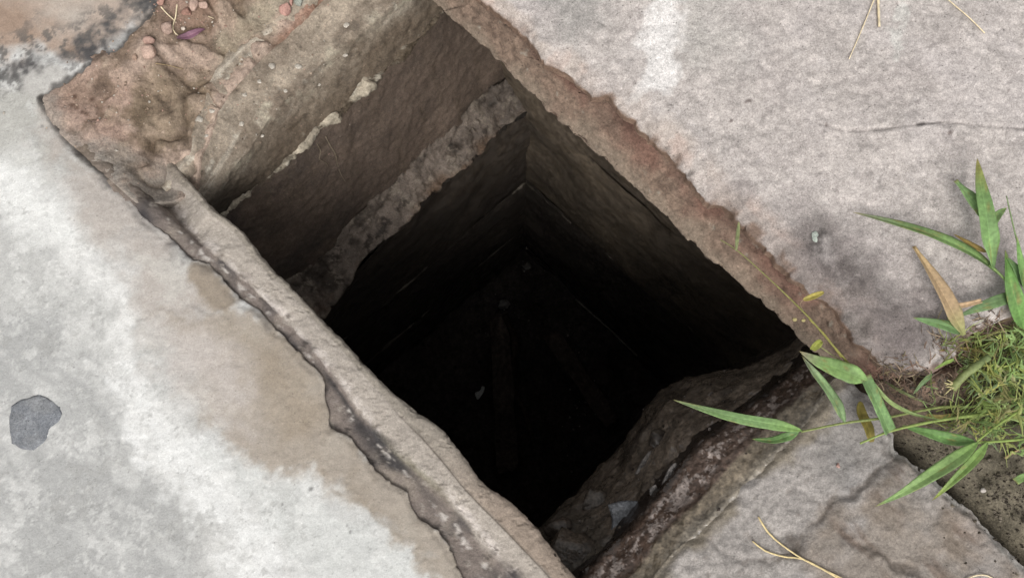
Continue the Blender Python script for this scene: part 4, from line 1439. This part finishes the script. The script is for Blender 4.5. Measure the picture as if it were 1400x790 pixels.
straw([(221, 11), (230, 21), (240, 30)], 0.0010, 0.0008, 'short straight straw leaning on the mud clod', seed=2)
straw([(243, 8), (241, 25), (237, 40), (243, 49), (252, 53), (264, 52)], 0.0011, 0.0008, 'bent straw hooked round above the purple scrap', seed=3)
straw([(214, 88), (232, 91), (251, 96)], 0.0009, 0.0006, 'thin straw lying flat on the brown mud bank', col=S(180, 158, 122), seed=4)
straw([(286, 24), (293, 27)], 0.0008, 0.0006, 'tiny pale straw bit right of the brick crumbs', seed=5)
straw([(1200, -14), (1181, 33), (1160, 82)], 0.0011, 0.0007, 'long thin straw slanting down the thick slab from the top edge', seed=6)
straw([(1199, -12), (1200, 14), (1201, 38)], 0.0020, 0.0018, 'short flat straw hanging from the top edge beside the long one', seed=7)
straw([(1282, -10), (1305, 10), (1325, 27), (1345, 47)], 0.0009, 0.0009, 'straight straw at the upper right of the thick slab', seed=8)
straw([(1036, 706), (1050, 728), (1072, 747), (1098, 764), (1130, 780), (1168, 798)], 0.0014, 0.0010, 'straw on the low slab, upper one of the crossing pair', col=S(226, 206, 156, 0.9), seed=9)
straw([(1028, 739), (1045, 752), (1070, 760), (1095, 763), (1120, 775), (1155, 796)], 0.0011, 0.0012, 'curved straw on the low slab, lower one of the crossing pair', col=S(226, 206, 156, 0.9), seed=10)
straw([(1318, 792), (1332, 786), (1348, 786), (1362, 794)], 0.0011, 0.0010, 'pale bowed straw at the bottom edge of the low slab', seed=11)
straw([(1372, 626), (1386, 617), (1410, 606)], 0.0017, 0.0012, 'short tan straw on the dark soil at the right edge', col=S(196, 170, 128), seed=12)
straw([(434, 198), (439, 208), (437, 218), (446, 224), (449, 229)], 0.0011, 0.0006, 'short pale rootlet hanging on the dark far wall', name='rootlet', col=S(150, 136, 116), cat='root', n=18, seed=13)
straw([(446, 188), (452, 200), (459, 212), (462, 226), (466, 238), (473, 250)], 0.0014, 0.0007, 'longer kinked rootlet hanging right of the short one', name='rootlet', col=S(156, 142, 122), cat='root', n=22, seed=14)
straw([(549, 545), (556, 537)], 0.0007, 0.0005, 'tiny bristle on the inner edge of the mortar rim', col=S(140, 134, 124), seed=15)

# ------------------------------------------------------------------ rubble on the silt ledge and the pit floor
shard('tile_shard', [(832, 690), (856, 684), (880, 688), (872, 704), (850, 722), (834, 732), (838, 712)], None, 0.010, S(110, 112, 116), 'flat blue grey shard standing in for a wet highlight on the silt ledge', tilt=(0.1, -0.05), seed=3, mat=M_SILT)  # wet highlight on the silt, painted in as a blue grey chip
shard('tile_shard', [(868, 648), (876, 632), (888, 616), (893, 620), (884, 636), (876, 650)], None, 0.006, S(112, 105, 100), 'narrow pale shard standing in the silt ledge', seed=4, mat=M_SILT)
shard('tile_shard', [(905, 662), (915, 640), (925, 632), (924, 646), (912, 662)], None, 0.006, S(132, 126, 122), 'small grey shard lying close under the flaky step', seed=5, mat=M_SILT)
shard('tile_shard', [(888, 668), (897, 662), (899, 672), (890, 678)], None, 0.005, S(130, 124, 120), 'tiny grey shard between the blue grey and the small shard', seed=6, mat=M_SILT)
rock('rubble_stone', 783, 756, 0.050, S(92, 82, 73), 'large rounded brown rubble stone in the near corner of the pit', 'stone', seed=21, squash=(1.0, 0.8, 0.5), sink=0.8, mat=M_SILT, rough=0.3, cuts=10)
rock('rubble_stone', 812, 690, 0.030, S(92, 84, 76), 'squat brown rubble stone beside the blue grey shard', 'stone', seed=22, squash=(1.0, 0.9, 0.4), sink=0.8, mat=M_SILT, rough=0.3, cuts=10)
rock('rubble_stone', 765, 722, 0.024, S(88, 78, 70), 'small brown rubble stone at the lip of the silt ledge', 'stone', seed=23, squash=(1.0, 0.8, 0.55), sink=0.5, mat=M_SILT, rough=0.2)
rock('rubble_stone', 900, 600, 0.020, S(66, 59, 53), 'small dark rubble stone high on the silt ledge', 'stone', seed=24, squash=(1.0, 0.8, 0.5), sink=0.5, mat=M_SILT, rough=0.2)
shard('plastic_flake', [(649, 538), (653, 530), (662, 528), (661, 536), (653, 546)], None, 0.004, S(214, 214, 210, 0.9), 'pale plastic flake on the black pit floor', 'flake', seed=7)
rock('rubble_stone', 689, 417, 0.022, S(150, 146, 140), 'pale stone on the dark pit floor below the far corner', 'stone', seed=25, p=at(689, 417, -1.93), rough=0.2)
rock('rubble_stone', 721, 364, 0.018, S(132, 128, 122), 'pale stone at the foot of the far pit corner', 'stone', seed=26, p=at(721, 364, -1.80), rough=0.2)
o = tube('stick', air([(787, 409, -1.80), (830, 447, -1.83), (871, 486, -1.86)]), 0.004, 0.0035, M_DEEP, S(120, 114, 106), n=12, seed=4)
set_base(o, at(871, 486, -1.86)); tag(o, 'thin straight stick leaning along the right wall deep in the pit', 'stick')
o = tube('stick', air([(690, 430, -1.86), (704, 470, -1.9), (698, 520, -1.93), (716, 560, -1.94), (728, 600, -1.95)]), 0.014, 0.008, M_FLOOR, S(70, 60, 52), n=20, seed=5, wob=0.3)
set_base(o, at(712, 520, -2.0)); tag(o, 'dark broken branch lying across the pit floor', 'stick')

def board(pts, z0, z1, w, th, col, label, seed):
    """a broken plank: long uneven box with splintered ends"""
    a, b_ = at(*pts[0], z0), at(*pts[1], z1)
    n_ = 14
    L = a[None] + (b_ - a)[None] * np.linspace(0, 1, n_)[:, None]
    d = (b_ - a) / np.linalg.norm(b_ - a)
    sd_ = np.cross(d, [0, 0, 1.0]); sd_ /= np.linalg.norm(sd_)
    up_ = np.cross(sd_, d)
    V = []
    for i, p in enumerate(L):
        k = 0.5 * w * (1 + 0.12 * noise(np.array([[i * 0.6, seed]]), 1.0, seed)[0])
        for u, v in ((-1, 0), (-0.4, 1), (0.3, 0.8), (1, 0.1), (0.9, -1), (-0.9, -1)):
            e = d * rndb.uniform(-0.02, 0.02) if i in (0, n_ - 1) else 0
            V.append(p + sd_ * k * u + up_ * th * 0.5 * v + e)
    idx = np.arange(n_ * 6).reshape(n_, 6)
    q = np.stack([idx[:-1], np.roll(idx, -1, 1)[:-1], np.roll(idx, -1, 1)[1:], idx[1:]], -1).reshape(-1, 4)
    caps = [tuple(idx[0, ::-1][[0, 1, 2, 3]]), tuple(idx[0, ::-1][[0, 3, 4, 5]]), tuple(idx[-1, [0, 1, 2, 3]]), tuple(idx[-1, [0, 3, 4, 5]])]
    V = np.array(V)
    C = np.asarray(col)[None] * (1 + 0.3 * fbm(V, 12, 4, seed))[:, None]
    o = link('broken_board', mesh_np('broken_board', V, np.concatenate([q, np.array(caps)]), C, smooth=False), M_FLOOR)
    set_base(o, a)
    return tag(o, label, 'board')


rndb = random.Random(3)
board([(682, 430), (694, 640)], -1.90, -1.92, 0.075, 0.022, S(88, 78, 71), 'dark broken board standing out faintly on the left of the pit floor', 1)
board([(752, 455), (835, 575)], -1.86, -1.90, 0.060, 0.02, S(92, 80, 73), 'dark broken board lying slantwise at the right of the pit floor', 2)
# ------------------------------------------------------------------ grass
G1, G2, G3, GY = S(104, 142, 84), S(88, 128, 70), S(126, 156, 92), S(170, 172, 92)
GST = S(158, 170, 104)
# creeping shoot that reaches over the pit
b = at(1335, 562, -0.02)
g = plant('grass_shoot', b, 'creeping grass shoot whose longest leaf reaches out over the pit', 'grass')
on(tube('stem', air([(1330, 556, 0.0), (1290, 556, 0.02), (1250, 563, 0.03), (1210, 571, 0.035), (1155, 578, 0.035), (1095, 590, 0.03)]), 0.0020, 0.0016, M_LEAF, GST, n=26, seed=2), g)
on(blade('leaf', air([(1098, 589, 0.03), (1060, 580, 0.04), (1010, 571, 0.04), (965, 560, 0.03), (920, 546, 0.015)]), 0.0165, M_LEAF, G1, tip=S(140, 160, 118), base=S(120, 158, 84), seed=3, fold=0.3), g)
on(blade('leaf', air([(1093, 590, 0.028), (1075, 597, 0.024), (1055, 602, 0.02), (1028, 600, 0.012)]), 0.013, M_LEAF, G2, seed=4, fold=0.25), g)
on(blade('leaf', air([(1156, 578, 0.036), (1146, 556, 0.045), (1130, 530, 0.05), (1112, 507, 0.05), (1096, 486, 0.045)]), 0.0165, M_LEAF, S(112, 142, 98), tip=S(158, 166, 138), seed=5, fold=0.2), g)
# cut runner
b = at(1335, 568, -0.02)
g = plant('grass_shoot', b, 'cut green grass runner with broad leaves next to the slab corner', 'grass')
on(tube('stem', air([(1345, 566, 0.01), (1300, 572, 0.03), (1260, 579, 0.04), (1215, 590, 0.045), (1176, 606, 0.04)]), 0.0026, 0.0014, M_LEAF, S(148, 170, 92), n=24, seed=6), g)
on(blade('leaf', air([(1216, 590, 0.047), (1206, 566, 0.055), (1195, 542, 0.06), (1182, 514, 0.06)]), 0.022, M_LEAF, S(108, 146, 92), seed=7, fold=0.25, wprof='strip', blunt=0.6), g)
on(blade('leaf', air([(1186, 520, 0.06), (1166, 512, 0.066), (1140, 502, 0.064), (1115, 492, 0.058), (1093, 480, 0.05)]), 0.026, M_LEAF, S(112, 148, 84), tip=S(172, 164, 140), seed=8, fold=0.15, wprof='leaf'), g)
on(blade('leaf', air([(1192, 604, 0.03), (1187, 585, 0.03), (1178, 565, 0.025), (1176, 548, 0.02)]), 0.016, M_DRY, S(134, 122, 58), seed=9, fold=0.2, wprof='broad'), g)
on(blade('leaf', air([(1193, 520, 0.06), (1215, 548, 0.05), (1250, 566, 0.035), (1290, 574, 0.02)]), 0.006, M_LEAF, S(128, 150, 92), seed=10, fold=0.3), g)
# flowering stalk along the slab edge
b = at(1165, 500, 0.05)
g = plant('grass_stalk', b, 'thin yellow green seed stalk lying along the brown slab edge', 'grass')
SY = S(168, 164, 84)
on(tube('stem', air([(1163, 500, 0.055), (1130, 462, 0.065), (1104, 432, 0.07), (1060, 389, 0.068), (1010, 344, 0.06), (985, 328, 0.055)]), 0.0015, 0.0008, M_LEAF, SY, n=26, col2=S(158, 156, 108), seed=11), g)
on(tube('stem', air([(1150, 488, 0.058), (1128, 458, 0.066), (1106, 436, 0.07)]), 0.0012, 0.0008, M_LEAF, S(180, 172, 84), n=12, seed=12), g)
on(blade('spikelet', air([(1006, 343, 0.06), (1008, 325, 0.064), (1010, 303, 0.062)]), 0.006, M_LEAF, S(150, 158, 112), seed=13, fold=0.5, wprof='broad', n=12), g)
on(blade('bract', air([(1098, 410, 0.068), (1110, 406, 0.07), (1127, 399, 0.07)]), 0.009, M_LEAF, S(190, 176, 92), seed=14, fold=0.4, wprof='broad', n=12), g)
on(tube('thread', air([(1099, 425, 0.068), (1094, 416, 0.067), (1100, 408, 0.068)]), 0.0006, 0.0005, M_LEAF, S(180, 160, 130), n=8, seed=15), g)
for i, (px, py, r) in enumerate(((1086, 437, 3.2), (1098, 438, 2.8))):
    on(rock('bud', px, py, r * 0.001, S(206, 192, 136), seed=50 + i, cuts=0, rough=0.05, p=at(px, py, 0.066), mat=M_LEAF), g)
on(blade('bract', air([(1110, 478, 0.06), (1115, 472, 0.066), (1124, 466, 0.066)]), 0.013, M_LEAF, S(166, 172, 84), seed=16, fold=0.5, wprof='broad', n=12), g)
on(tube('thread', air([(1122, 474, 0.062), (1136, 484, 0.058), (1152, 494, 0.055)]), 0.0009, 0.0009, M_LEAF, S(160, 160, 110), n=10, seed=17), g)
# upright tuft on the right
b = at(1385, 420, 0.0)
g = plant('grass_tuft', b, 'green grass tuft with upright blade over the thick slab at right', 'grass')
on(tube('stem', air([(1408, 450, 0.02), (1390, 408, 0.055), (1372, 380, 0.066), (1352, 362, 0.07)]), 0.0024, 0.0016, M_LEAF, S(120, 150, 84), n=18, seed=20), g)
on(blade('leaf', air([(1358, 368, 0.07), (1354, 335, 0.085), (1348, 290, 0.095), (1341, 252, 0.09), (1336, 216, 0.08)]), 0.026, M_LEAF, G1, tip=S(174, 166, 96), seed=21, fold=0.22), g)
on(blade('leaf', air([(1352, 302, 0.082), (1340, 284, 0.084), (1324, 266, 0.08), (1306, 247, 0.074)]), 0.022, M_LEAF, S(116, 152, 98), seed=22, fold=0.18, blunt=0.35), g)
on(blade('leaf', air([(1350, 312, 0.082), (1362, 296, 0.08), (1376, 284, 0.078)]), 0.014, M_LEAF, S(116, 150, 92), seed=23, fold=0.2), g)
on(blade('leaf', air([(1372, 380, 0.066), (1335, 350, 0.07), (1285, 325, 0.066), (1225, 305, 0.056), (1166, 290, 0.048)]), 0.0165, M_LEAF, S(102, 134, 78), tip=S(128, 130, 108), seed=24, fold=0.3, n=26), g)
on(blade('leaf', air([(1400, 450, 0.03), (1390, 415, 0.06), (1380, 378, 0.07), (1374, 342, 0.07)]), 0.024, M_LEAF, S(98, 146, 72), seed=25, fold=0.25), g)
on(blade('leaf', air([(1412, 398, 0.05), (1396, 376, 0.07), (1376, 350, 0.072)]), 0.018, M_LEAF, S(92, 132, 80), seed=26, fold=0.25), g)
on(tube('stem', air([(1402, 372, 0.06), (1388, 320, 0.075), (1376, 268, 0.075)]), 0.0014, 0.0008, M_LEAF, S(128, 154, 108), n=14, seed=27), g)
on(blade('leaf', air([(1395, 402, 0.052), (1362, 412, 0.056), (1330, 424, 0.054), (1308, 433, 0.05)]), 0.017, M_LEAF, S(92, 124, 80), seed=28, fold=0.15), g)
on(blade('leaf', air([(1318, 456, 0.05), (1296, 446, 0.052), (1272, 440, 0.05), (1248, 434, 0.046)]), 0.015, M_LEAF, S(100, 138, 86), seed=29, fold=0.2), g)
on(blade('leaf', air([(1349, 345, 0.072), (1330, 336, 0.066), (1304, 320, 0.058)]), 0.009, M_DRY, S(182, 156, 92), seed=30, fold=0.2), g)
on(blade('leaf', air([(1420, 430, 0.04), (1406, 400, 0.07), (1396, 360, 0.08), (1390, 322, 0.08)]), 0.016, M_LEAF, S(104, 148, 80), seed=31, fold=0.25), g)
# dry leaf
dl = blade('dry_leaf', air([(1318, 458, 0.056), (1305, 432, 0.062), (1286, 395, 0.064), (1266, 362, 0.06), (1249, 337, 0.05)]), 0.024, M_DRY, S(208, 172, 116), base=S(168, 172, 110), tip=S(220, 190, 140), seed=32, fold=0.35, blunt=0.25)
set_base(dl, at(1318, 458, 0.05)); tag(dl, 'stiff tan dry leaf with a greenish base lying on the thick slab', 'leaf')
dl = blade('dry_leaf', air([(1304, 419, 0.05), (1322, 416, 0.056), (1342, 411, 0.056)]), 0.0085, M_DRY, S(206, 166, 112), seed=33, fold=0.3, wprof='strip')
set_base(dl, at(1304, 419, 0.05)); tag(dl, 'short tan leaf stub poking out behind the stiff dry leaf', 'leaf')
# leaf pair at the lower right
b = at(1400, 603, -0.02)
g = plant('grass_shoot', b, 'grass shoot with paired long leaves pointing down over the low slab', 'grass')
on(tube('stem', air([(1420, 598, 0.0), (1380, 602, 0.03), (1336, 605, 0.045)]), 0.0018, 0.0016, M_LEAF, S(150, 176, 92), n=14, seed=41), g)
on(tube('stem', air([(1336, 603, 0.045), (1362, 582, 0.04), (1402, 556, 0.02)]), 0.0015, 0.0018, M_LEAF, S(148, 172, 88), n=14, seed=42), g)
on(blade('leaf', air([(1338, 604, 0.046), (1310, 625, 0.056), (1275, 648, 0.052), (1235, 672, 0.04), (1196, 692, 0.028)]), 0.0195, M_LEAF, S(122, 156, 92), seed=43, fold=0.25, base=S(124, 164, 84)), g)
on(blade('leaf', air([(1351, 604, 0.045), (1332, 628, 0.052), (1304, 656, 0.045), (1274, 684, 0.03)]), 0.0135, M_LEAF, S(112, 146, 74), tip=S(124, 134, 58), seed=44, fold=0.35), g)
on(blade('leaf', air([(1334, 604, 0.044), (1305, 601, 0.036), (1270, 592, 0.03), (1232, 581, 0.02)]), 0.017, M_LEAF, S(96, 140, 74), seed=45, fold=0.2), g)
on(blade('leaf', air([(1412, 665, 0.0), (1402, 652, 0.012), (1388, 658, 0.0)]), 0.013, M_LEAF, S(116, 152, 88), seed=46, fold=0.2, wprof='strip'), g)
# cut stalk
ck = tube('cut_stalk', air([(1302, 530, 0.02), (1322, 510, 0.035), (1352, 488, 0.035)]), 0.0065, 0.0045, M_LEAF, S(168, 176, 116), n=14, k=10, col2=S(120, 140, 90), seed=47)
set_base(ck, at(1302, 530, 0.0)); tag(ck, 'thick cut green stalk with a pale frayed end in the weeds', 'stalk')
for i in range(7):
    a = rnd.uniform(-0.9, 0.9)
    p0 = (1303 + rnd.uniform(-3, 5), 528 + rnd.uniform(-5, 4))
    f = tube('frayed_fibre', air([(p0[0], p0[1], 0.026), (p0[0] - 8 - 4 * rnd.random(), p0[1] + 2 + 8 * a, 0.026)]), 0.0011, 0.0006, M_DRY, S(226, 214, 160), n=6, seed=60 + i)
    f.parent = ck; f.location = -ck.location
# dead blades lying on the soil
for i, (pts, w, col, lab) in enumerate((
        ([(1345, 482), (1320, 478), (1278, 480)], 0.006, S(160, 146, 82), 'dull yellow grass blade lying flat left of the feathery weeds'),
        ([(1332, 478), (1318, 484), (1306, 492)], 0.007, S(186, 168, 122), 'short pale dead blade above the cut stalk'),
        ([(1300, 492), (1288, 497), (1272, 506)], 0.005, S(128, 160, 74), 'small bright green blade fragment beside the slab corner'),
        ([(1270, 512), (1256, 524), (1244, 540)], 0.008, S(92, 120, 80), 'dark green blade fragment on the reddish litter'),
        ([(1205, 522), (1236, 540), (1275, 556)], 0.0045, S(150, 160, 110), 'narrow pale blade lying below the slab corner'),
        ([(1300, 566), (1276, 570), (1236, 560)], 0.006, S(176, 160, 96), 'dry yellow blade beside the cut runner'))):
    o = blade('loose_grass', lay(pts, 0.010), w, M_DRY if col[0] > col[1] else M_LEAF, col, seed=70 + i, fold=0.3, n=12)
    set_base(o, hit(*pts[0])[0]); tag(o, lab, 'grass', kind='thing')

# ------------------------------------------------------------------ feathery weeds
def frond_mesh(seed, length, col):
    """one finely cut leaf: midrib with narrow forked lobes"""
    r = random.Random(seed)
    V, Q, C = [], [], []

    def strip(p, d, ln, w, zc):
        n_ = 4
        d = np.array(d); a = np.array([-d[1], d[0], 0.0])
        base = len(V)
        bend = r.uniform(-0.6, 0.6)
        for i in range(n_):
            s = i / (n_ - 1)
            ww = w * (1 - 0.8 * s ** 1.5)
            c = np.array(p) + d * ln * s + a * bend * ln * s * s + np.array([0, 0, zc * ln * s * (1 - 0.7 * s)])
            V.append(c - a * ww); V.append(c + np.array([0, 0, ww * 0.6])); V.append(c + a * ww)
            k = 1 + 0.25 * r.uniform(-1, 1)
            for _ in range(3):
                C.append(np.array(col) * k * 1.2)
        for i in range(n_ - 1):
            for j in (0, 1):
                b0 = base + i * 3 + j
                Q.append((b0, b0 + 3, b0 + 4, b0 + 1))
    strip((0, 0, 0), (1, 0, 0), length, 0.0015, 0.35)
    m = 5
    for i in range(m):
        for sg in (-1, 1):
            if r.random() < 0.3:
                continue
            s = min(0.95, 0.15 + 0.75 * (i + r.random()) / m)
            an = sg * r.uniform(0.35, 1.35)
            p = (length * s, 0, 0.35 * length * s * (1 - 0.7 * s))
            ln = length * r.uniform(0.2, 0.6) * (1.1 - 0.6 * s)
            d = (math.cos(an), math.sin(an), r.uniform(-0.1, 0.3))
            strip(p, d, ln, 0.0016, 0.15)
            if r.random() < 0.7:
                an2 = an + sg * r.uniform(-0.9, 0.7)
                q = tuple(np.array(p) + np.array(d) * ln * 0.5)
                strip(q, (math.cos(an2), math.sin(an2), 0.1), ln * 0.55, 0.0013, 0.1)
    return mesh_np('frond', np.array(V), np.array(Q), np.array(C))


FR = []
for i in range(10):
    me = frond_mesh(100 + i, 0.045, (S(150, 168, 96), S(136, 160, 88), S(168, 176, 108), S(116, 144, 84), S(176, 176, 104), S(128, 152, 110), S(150, 144, 96), S(158, 172, 92), S(140, 160, 100), S(170, 170, 120))[i])
    me.materials.append(M_LEAF)
    FR.append(me)
W_SPOTS = [(1372, 478, 'tallest feathery weed by the right edge under the grass tuft'), (1340, 500, 'grey green feathery weed right of the cut stalk'),
           (1392, 508, 'yellow green feathery weed touching the right picture edge'), (1362, 525, 'bright feathery weed in the middle of the weed patch'),
           (1330, 545, 'feathery weed growing below the cut stalk'), (1385, 548, 'feathery weed below the yellow green one at the right edge'),
           (1352, 562, 'feathery weed right of the cut runner base'), (1312, 578, 'low feathery weed under the cut runner'),
           (1338, 588, 'low feathery weed just above the paired grass leaves'), (1388, 580, 'feathery weed above the horizontal stem at right'),
           (1405, 455, 'feathery weed half cut by the right edge behind the tuft stem'), (1318, 508, 'small feathery weed against the cut stalk')]
for i, (px, py, lab) in enumerate(W_SPOTS):
    p, _ = hit(px, py)
    if p[2] > 0.03: p[2] = 0.0
    p = at(px, py, p[2])
    g = plant('feathery_weed', p, lab, 'weed', 'feathery weeds on the soil at right')
    st = tube('stem', np.array([p, p + np.array([0.002, 0.001, 0.015]), p + np.array([0.004, 0.002, 0.032])]), 0.0013, 0.0009, M_LEAF, S(140, 156, 90), n=6, k=5, seed=i + 1)
    on(st, g)
    nl = 6
    for k in range(nl):
        o = bpy.data.objects.new('frond', FR[rnd.randrange(10)])
        COL.objects.link(o)
        o.parent = g
        o.location = (0.004 * rnd.random(), 0.002 * rnd.random(), 0.008 + 0.026 * k / nl)
        sc_ = rnd.uniform(0.6, 1.6) * (0.8 if i in (7, 8, 11) else 1.0)
        o.scale = (sc_, sc_ * rnd.uniform(0.8, 1.2), sc_)
        o.rotation_euler = (rnd.uniform(-0.8, 0.8), rnd.uniform(-0.9, 0.4), k * 2.4 + rnd.uniform(-0.4, 0.4))

# ------------------------------------------------------------------ uncountable litter and grit
def scatter_strips(name, spots, n, lmin, lmax, w, cols, mat, seed, lift=0.006, stand=0.3):
    r = np.random.RandomState(seed)
    V, Q, C = [], [], []
    for i in range(n):
        px, py, sx, sy = spots[r.randint(len(spots))]
        x, y = px + r.normal() * sx, py + r.normal() * sy
        p, _ = hit(x, y)
        if p[2] < -0.12 or p[2] > 0.06:
            continue
        a = r.uniform(0, 2 * math.pi)
        ln = r.uniform(lmin, lmax)
        d = np.array([math.cos(a), math.sin(a), r.uniform(0, stand)])
        sd_ = np.array([-d[1], d[0], r.uniform(-0.5, 0.5)])
        b0 = len(V)
        cv = r.uniform(-0.5, 0.5)
        col = cols[r.randint(len(cols))] * r.uniform(0.7, 1.25)
        for k in range(4):
            s = k / 3
            c = p + np.array([0, 0, r.uniform(0.001, lift)]) + d * ln * s + sd_ * cv * ln * s * s
            ww = w * (1 - 0.75 * s * s) * 0.5
            V += [c - sd_ * ww, c + sd_ * ww]
            C += [col, col]
        for k in range(3):
            Q.append((b0 + 2 * k, b0 + 2 * k + 1, b0 + 2 * k + 3, b0 + 2 * k + 2))
    return link(name, mesh_np(name, np.array(V), np.array(Q), np.array(C)), mat)


o = scatter_strips('leaf_litter', [(1235, 515, 22, 12), (1270, 530, 25, 15), (1220, 510, 18, 10), (1300, 470, 18, 14), (1350, 445, 25, 10)], 330, 0.006, 0.024, 0.0016,
                   [S(140, 114, 98), S(122, 102, 88), S(168, 148, 124), S(108, 94, 80), S(150, 138, 104), S(96, 84, 74)], M_DRY, 5)
tag(o, 'brown rootlets and dead grass litter on the soil at the slab corner', 'litter', kind='stuff')
o = scatter_strips('moss', [(1345, 500, 26, 20), (1380, 520, 22, 26), (1350, 560, 28, 18), (1310, 575, 20, 10), (1390, 470, 16, 20), (1325, 470, 18, 10)], 420, 0.012, 0.050, 0.0017,
                   [S(132, 150, 80), S(112, 136, 74), S(156, 164, 92), S(96, 118, 66), S(140, 130, 80)], M_LEAF, 6, lift=0.022, stand=0.5)
tag(o, 'tangle of fine mossy green growth between the weeds', 'moss', kind='stuff')


def scatter_grit(name, spots, n, smin, smax, cols, seed):
    r = np.random.RandomState(seed)
    base = np.array([(1, 0, 0), (-1, 0, 0), (0, 1, 0), (0, -1, 0), (0, 0, 1), (0, 0, -1)], float)
    F = np.array([(0, 2, 4), (2, 1, 4), (1, 3, 4), (3, 0, 4), (2, 0, 5), (1, 2, 5), (3, 1, 5), (0, 3, 5)])
    V, T, C = [], [], []
    for i in range(n):
        px, py, sx, sy = spots[r.randint(len(spots))]
        p, nn = hit(px + r.normal() * sx, py + r.normal() * sy)
        s = smin + (smax - smin) * r.rand() ** 3
        v = base * r.uniform(0.6, 1.2, (6, 3)) + r.uniform(-0.25, 0.25, (6, 3))
        a = r.uniform(0, 6.28)
        v = v @ np.array([[math.cos(a), math.sin(a), 0], [-math.sin(a), math.cos(a), 0], [0, 0, 1]])
        T.append(F + 6 * len(V))
        V.append(p + nn * s * 0.3 + v * s)
        C.append(np.tile(cols[r.randint(len(cols))] * r.uniform(0.75, 1.2), (6, 1)))
    return link(name, mesh_np(name, np.concatenate(V), np.zeros((0, 4), int), np.concatenate(C), np.concatenate(T), smooth=False), M_ROCK)


o = scatter_grit('grit', [(150, 140, 40, 30), (250, 120, 50, 50), (240, 30, 30, 20), (320, 60, 50, 40), (360, 160, 50, 50), (430, 90, 60, 50)], 1100, 0.0004, 0.0026,
                 [S(160, 140, 122), S(186, 166, 148), S(130, 112, 98), S(176, 132, 116), S(200, 192, 180)], 8)
tag(o, 'fine grit strewn over the mud bank and far wall top', 'grit', kind='stuff')
o = scatter_grit('soil_crumbs', [(1350, 660, 40, 40), (1390, 700, 20, 40), (1290, 620, 25, 15), (1270, 535, 26, 12)], 1200, 0.0005, 0.0034,
                 [S(104, 96, 84), S(90, 82, 72), S(74, 67, 58), S(126, 117, 104)], 9)
tag(o, 'dark soil crumbs on the ground between the two slabs', 'soil', kind='stuff')
o = scatter_grit('silt_flakes', [(860, 660, 40, 40), (930, 600, 40, 25), (800, 730, 25, 25), (1000, 540, 40, 20), (910, 640, 50, 45)], 170, 0.0006, 0.0035,
                 [S(110, 102, 96), S(84, 75, 68), S(124, 116, 110), S(64, 56, 50)], 10)
tag(o, 'small wet stone flakes sunk in the silt ledge', 'flakes', kind='stuff')
o = scatter_grit('floor_glint_grit', [(790, 480, 10, 14), (800, 520, 12, 20), (785, 590, 9, 26), (800, 560, 14, 30), (690, 415, 14, 12), (670, 455, 8, 10), (720, 365, 10, 8)], 130, 0.001, 0.007,
                 [S(176, 170, 162), S(140, 132, 124), S(200, 196, 190), S(110, 100, 94)], 12)  # wet glints painted in as pale grit colours
tag(o, 'pale rubble specks on the dark pit floor, wet glints painted into their colour', 'grit', kind='stuff')
